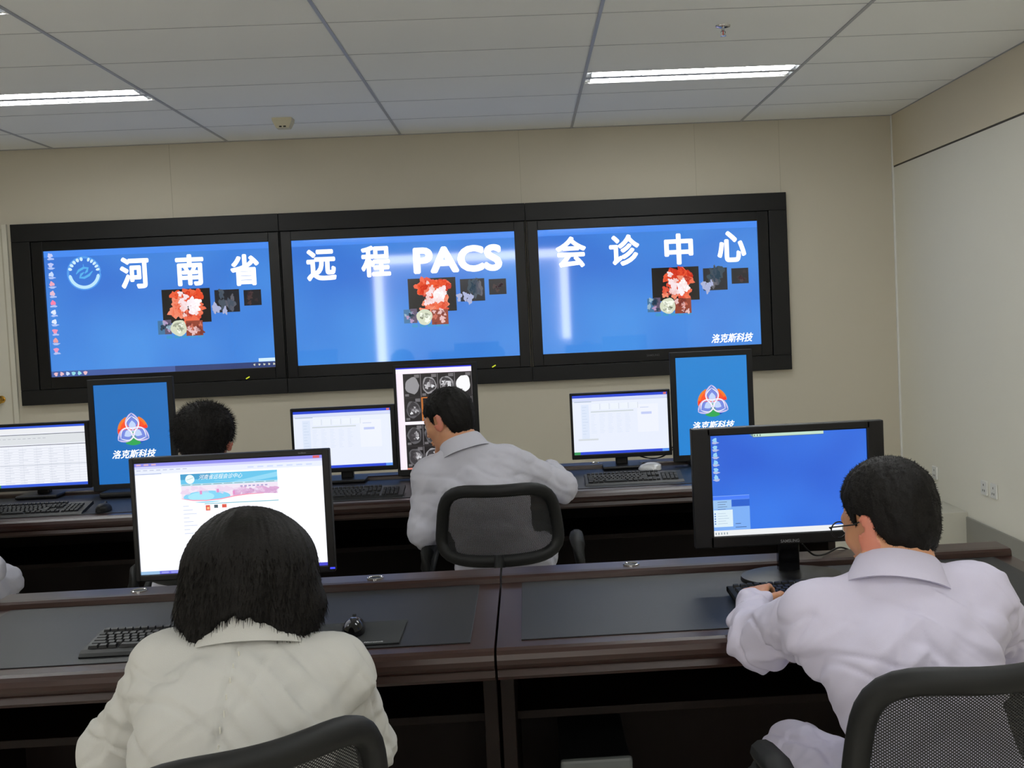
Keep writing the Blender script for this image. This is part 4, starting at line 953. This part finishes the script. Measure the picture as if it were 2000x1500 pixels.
    for s in 'LR':
        sg = 1 if s == 'R' else -1; sh, el, wr = J['sh'+s], J['el'+s], J['wr'+s]
        K.cone(nk-su*(.030 if fem else .010), sh, .046 if fem else .058, .064*armr, .040); K.cone(sh-su*.02, ch+side*sg*.07, .07, .09, .05)
        K.cone(sh, el, .066*armr, .058*armr, .03); d = (wr-el)/np.linalg.norm(wr-el); K.cone(el, wr, .058*armr, J.get('cuff', .041)*armr, .02)
        K.cone(wr, wr+d*.012, J.get('cuff', .041)+.002, J.get('cuff', .041)+.002, .006); K.cone(wr+d*.030, wr+d*.09, .029, .034, .006, 'sub')
        K.cone(wr+d*.060, wr+d*.16, .060, .07, .003, 'sub')
        # bunched cloth round the arm
        for q in range(4):
            tt = .25+.2*q+rs.uniform(-.04, .04); c = el+(wr-el)*tt; r = .058*armr+(.041-.058)*tt; e1 = np.cross(d, [0, 0, 1.]); e1 /= np.linalg.norm(e1); e2 = np.cross(d, e1); ph = rs.uniform(0, 6)
            a0 = ph; P0 = c+(e1*math.cos(a0)+e2*math.sin(a0))*r*.93-d*.01; P1 = c+(e1*math.cos(a0+1.3)+e2*math.sin(a0+1.3))*r*.95+d*.008; P2_ = c+(e1*math.cos(a0+2.4)+e2*math.sin(a0+2.4))*r*.92+d*.016
            K.cone(P0, P1, .009, .013, .014); K.cone(P1, P2_, .013, .008, .014)
        hip = pe+side*sg*.085; kn = J['kn'+s]; K.cone(hip, hip-np.array([0, 0, .01])+(kn-hip)*1.0, .098, .078, .05)
    v, f = K.mesh(); v = relax(v, f, 2, .5); n = vnormals(v, f)
    L = (v-nk)@np.stack([side, D, su]).T; x, y, z = L.T; sgn = np.sign(x)
    q1 = np.stack([(np.abs(x)*1.0+z*1.25)*15, z*4-np.abs(x)*3, sgn*3+y*7], 1); q2 = np.stack([(x+z*.9)*9+seed, z*5, y*9], 1); q3 = v*26+seed
    d1 = 1-2.4*np.abs(nz(q1+seed*1.7)); d2 = 1-2.2*np.abs(nz(q2)); d3 = nz(q3)
    w = np.clip((-z)/.10, .15, 1)
    cr = lambda q, wd: np.exp(-(nz(q)/wd)**2)
    q4 = np.stack([(x*.7+z*1.1)*20+5, z*6-x*5, y*8+seed], 1); q5 = np.stack([(x*1.1-z*.8)*18+9, z*6, y*8+seed*2], 1)
    arm = np.clip((np.abs(x)-.17)/.05, 0, 1)
    v = v+n*(folds*(.55*d1+.55*d2)*w+folds*.09*d3+folds*w*(-.75*cr(q4*.55, .085)-.55*cr(q5*.5, .075)+.35*cr(q1*.6+3, .12))-folds*arm*.7*cr(v*9+3, .08)+folds*arm*.45*cr(v*np.array([7, 6, 12])+8, .12))[:, None]
    v = relax(v, f, 1, .35)
    if J.get('seam'): back = (n@D)*np.sign((root0[1]-nk[1])*0-1) ; m = (np.abs(x) < .006) & (n[:, 1] < -.2); v[m] -= n[m]*.0035
    cloth = np_obj('lab_coat', v, f, coat, t, root0)
    ax = (G(-.03, 0, -.045)-nk); ax /= np.linalg.norm(ax); ax = ax*.6+su*.4; ax /= np.linalg.norm(ax); e1 = side-ax*(side@ax); e1 /= np.linalg.norm(e1); e2 = np.cross(ax, e1)
    if e2[1] < 0: e2 = -e2
    R = .97 if fem else 1.0; c0 = nk+ax*(.012 if fem else .018); rings = []
    for i in range(41):
        th = math.radians(110-(400-60)*i/40*1.0) if False else math.radians(90+22+(360-44)*i/40); fr = max(0, math.sin(th)); sag = .02*fr; o_ = .006*fr
        prof = [(.056, -.030), (.058, .020), (.062, .031), (.068, .033), (.074, .026), (.092+o_, -.020-sag), (.094+o_, -.026-sag), (.088+o_, -.026-sag), (.072, .008), (.070, -.030)]
        wob = .0015*math.sin(th*5+seed)
        rings.append([tuple(c0-root0+(e1*math.cos(th)*1.14+e2*math.sin(th)*.98)*(r+wob)*R+ax*(h*1.1-.014*fr)) for r, h in prof])
    b = MB(); b.ring_loft(rings, coat); b.build('collar', t, smooth='auto')
    if J.get('seam'):
        b = MB(); pl = []
        for q in range(13):
            zz_ = -.05-.028*q; m = (np.abs(x-.004) < .012) & (n[:, 1] < -.3) & (np.abs(z-zz_) < .012)
            if m.any(): c = v[m].mean(0)+np.array([0, -.0012, 0])-root0; b.box(tuple(c), (.003, .002, .012), m_nail, .0008)
        if b.v: b.build('back_seam', t)
    # --- trousers, shoes
    b = Field(np.minimum(lo, root0-.2)+0, hi, .014); b.lo[2] = 0.04; b.F = np.full(b.n, 1.0, np.float32)
    b.cone(pe-side*.06, pe+side*.06, .098, .098, .03)
    for s in 'LR':
        sg = 1 if s == 'R' else -1; hip = pe+side*sg*.085; b.cone(hip-np.array([0, 0, .015]), J['kn'+s]-np.array([0, 0, .015]), .074, .058, .03); b.cone(J['kn'+s], J['an'+s]+np.array([0, 0, .02]), .060, .052, .02)
    v, f = b.mesh(); np_obj('trousers', relax(v, f, 1), f, m_trouser, t, root0)
    for s in 'LR':
        a = J['an'+s]-root0; b = MB(); rings = []
        for q in range(11):
            tt = q/10; yy = -.07+.26*tt; wv = .046*math.sqrt(max(.05, 1-((tt-.5)/.53)**2))*(1-.1*math.cos(tt*6)); hh_ = .075-.04*tt if tt < .9 else .03
            rings.append([(a[0]+wv*math.cos(k*math.pi/8), a[1]+yy, max(.002, .004+hh_*math.sin(k*math.pi/8))) for k in range(9)])
        b.ring_loft(rings, m_shoe); b.build('shoe', t, smooth='auto')
    if glasses:
        b = MB()
        for s in (-1, 1):
            rim = [tuple(G(.106-.004*math.cos(a)*0, s*.034+.024*math.cos(a), -.001+.017*math.sin(a))-root0) for a in [2*math.pi*q/20 for q in range(20)]]
            b.tube(rim, .0016, m_blackp, n=6, closed=True)
            b.tube([tuple(G(.106, s*.058, .006)-root0), tuple(G(.095, s*.073, .010)-root0), tuple(G(.02, s*.082, .012)-root0), tuple(G(-.012, s*.082, .020)-root0), tuple(G(-.03, s*.080, -.002)-root0)], .0016, m_blackp, n=6)
        b.tube([tuple(G(.106, -.010, .002)-root0), tuple(G(.108, .010, .002)-root0)], .0014, m_blackp, n=6)
        gl = b.build('glasses', t, smooth=True); gl['label'] = 'thin dark framed glasses'
    return t
SH = (.04, .03)
person('person', 'seated person with black bob hair in white coat, seen from behind at lower left',
    dict(pelvis=(-.565, 1.86, .545), chest=(-.553, 2.00, .80), neck=(-.540, 2.10, .945), head=(-.546, 2.165, 1.045), yaw=0.02, pitch=.30,
         shL=(-.688, 2.12, .885), shR=(-.402, 2.12, .862), elL=(-.855, 2.25, .695), elR=(-.372, 2.24, .665), girth=1.08, wrL=(-.745, 2.545, .79), wrR=(-.495, 2.55, .785),
         hdL=(-.70, 2.70, .775), hdR=(-.515, 2.70, .772), knL=(-.70, 2.28, .545), knR=(-.50, 2.29, .545), anL=(-.70, 2.36, .09), anR=(-.50, 2.38, .09), seam=1),
    hair='bob', coat=m_coatw, fem=True, hc=.0058, folds=.0085, seed=3, armr=1.12)
person('person', 'seated person with short hair, glasses and violet-tinted white coat typing at right',
    dict(pelvis=(.735, 2.02, .54), shag=.45, cuff=.036, chest=(.728, 2.14, .80), neck=(.727, 2.225, .948), head=(.735, 2.300, 1.060), yaw=.58, pitch=.20, roll=0.03,
         shL=(.568, 2.26, .878), shR=(.888, 2.25, .902), elL=(.490, 2.50, .768), elR=(1.035, 2.43, .765), wrL=(.530, 2.745, .786), wrR=(.94, 2.69, .80),
         hdL=(.590, 2.93, .812), hdR=(.86, 2.86, .785), knL=(.575, 2.50, .505), knR=(.88, 2.50, .505), anL=(.585, 2.56, .09), anR=(.88, 2.58, .09)),
    coat=m_coatv, glasses=True, hc=.0058, folds=.0095, seed=11, armr=1.08)
person('person', 'person with black fringe leaning sideways toward the scan screen in the back row',
    dict(pelvis=(-.125, 4.30, .545), chest=(-.185, 4.39, .79), neck=(-.262, 4.45, 1.005), head=(-.322, 4.50, 1.120), yaw=1.02, pitch=.26, roll=-0.05, fringe=1, shag=.55,
         shL=(-.395, 4.44, .915), shR=(-.095, 4.46, .945), elL=(-.425, 4.37, .705), elR=(.118, 4.55, .828), wrL=(-.445, 4.60, .74), wrR=(.080, 4.775, .868),
         hdL=(-.45, 4.76, .74), hdR=(.11, 4.95, .80), knL=(-.25, 4.72, .545), knR=(.02, 4.74, .545), anL=(-.25, 4.80, .09), anR=(.02, 4.82, .09)),
    coat=m_coatg, hb=.0045, folds=.0065, seed=5, armr=1.05)
person('person', 'person with spiky short black hair, only the crown showing above the web page monitor',
    dict(pelvis=(-1.26, 4.24, .545), chest=(-1.26, 4.32, .80), neck=(-1.26, 4.36, .985), head=(-1.262, 4.42, 1.098), yaw=.0, pitch=.05, shag=1.7, hl=-.11, hw=.102,
         shL=(-1.43, 4.36, .93), shR=(-1.09, 4.36, .93), elL=(-1.48, 4.52, .75), elR=(-1.04, 4.52, .75), wrL=(-1.42, 4.80, .80), wrR=(-1.12, 4.80, .80),
         hdL=(-1.40, 4.97, .785), hdR=(-1.14, 4.97, .785), knL=(-1.35, 4.66, .51), knR=(-1.17, 4.66, .51), anL=(-1.37, 4.76, .09), anR=(-1.15, 4.76, .09)),
    coat=m_coatg, hb=.007, hc=.010, seed=8, hsc=1.12)
person('person', 'person in white coat at the left photo edge, only an elbow and coat hem showing',
    dict(pelvis=(-2.38, 4.24, .545), chest=(-2.38, 4.34, .80), neck=(-2.39, 4.42, .985), head=(-2.40, 4.48, 1.098), yaw=.10, pitch=.12,
         shL=(-2.55, 4.40, .93), shR=(-2.24, 4.38, .91), elL=(-2.60, 4.56, .76), elR=(-2.085, 4.34, .655), wrL=(-2.52, 4.82, .80), wrR=(-2.24, 4.54, .65),
         hdL=(-2.50, 4.98, .785), hdR=(-2.28, 4.70, .64), knL=(-2.49, 4.68, .545), knR=(-2.19, 4.66, .545), anL=(-2.49, 4.76, .09), anR=(-2.19, 4.74, .09)),
    coat=m_coatg, hb=.007, hc=.010, seed=9)
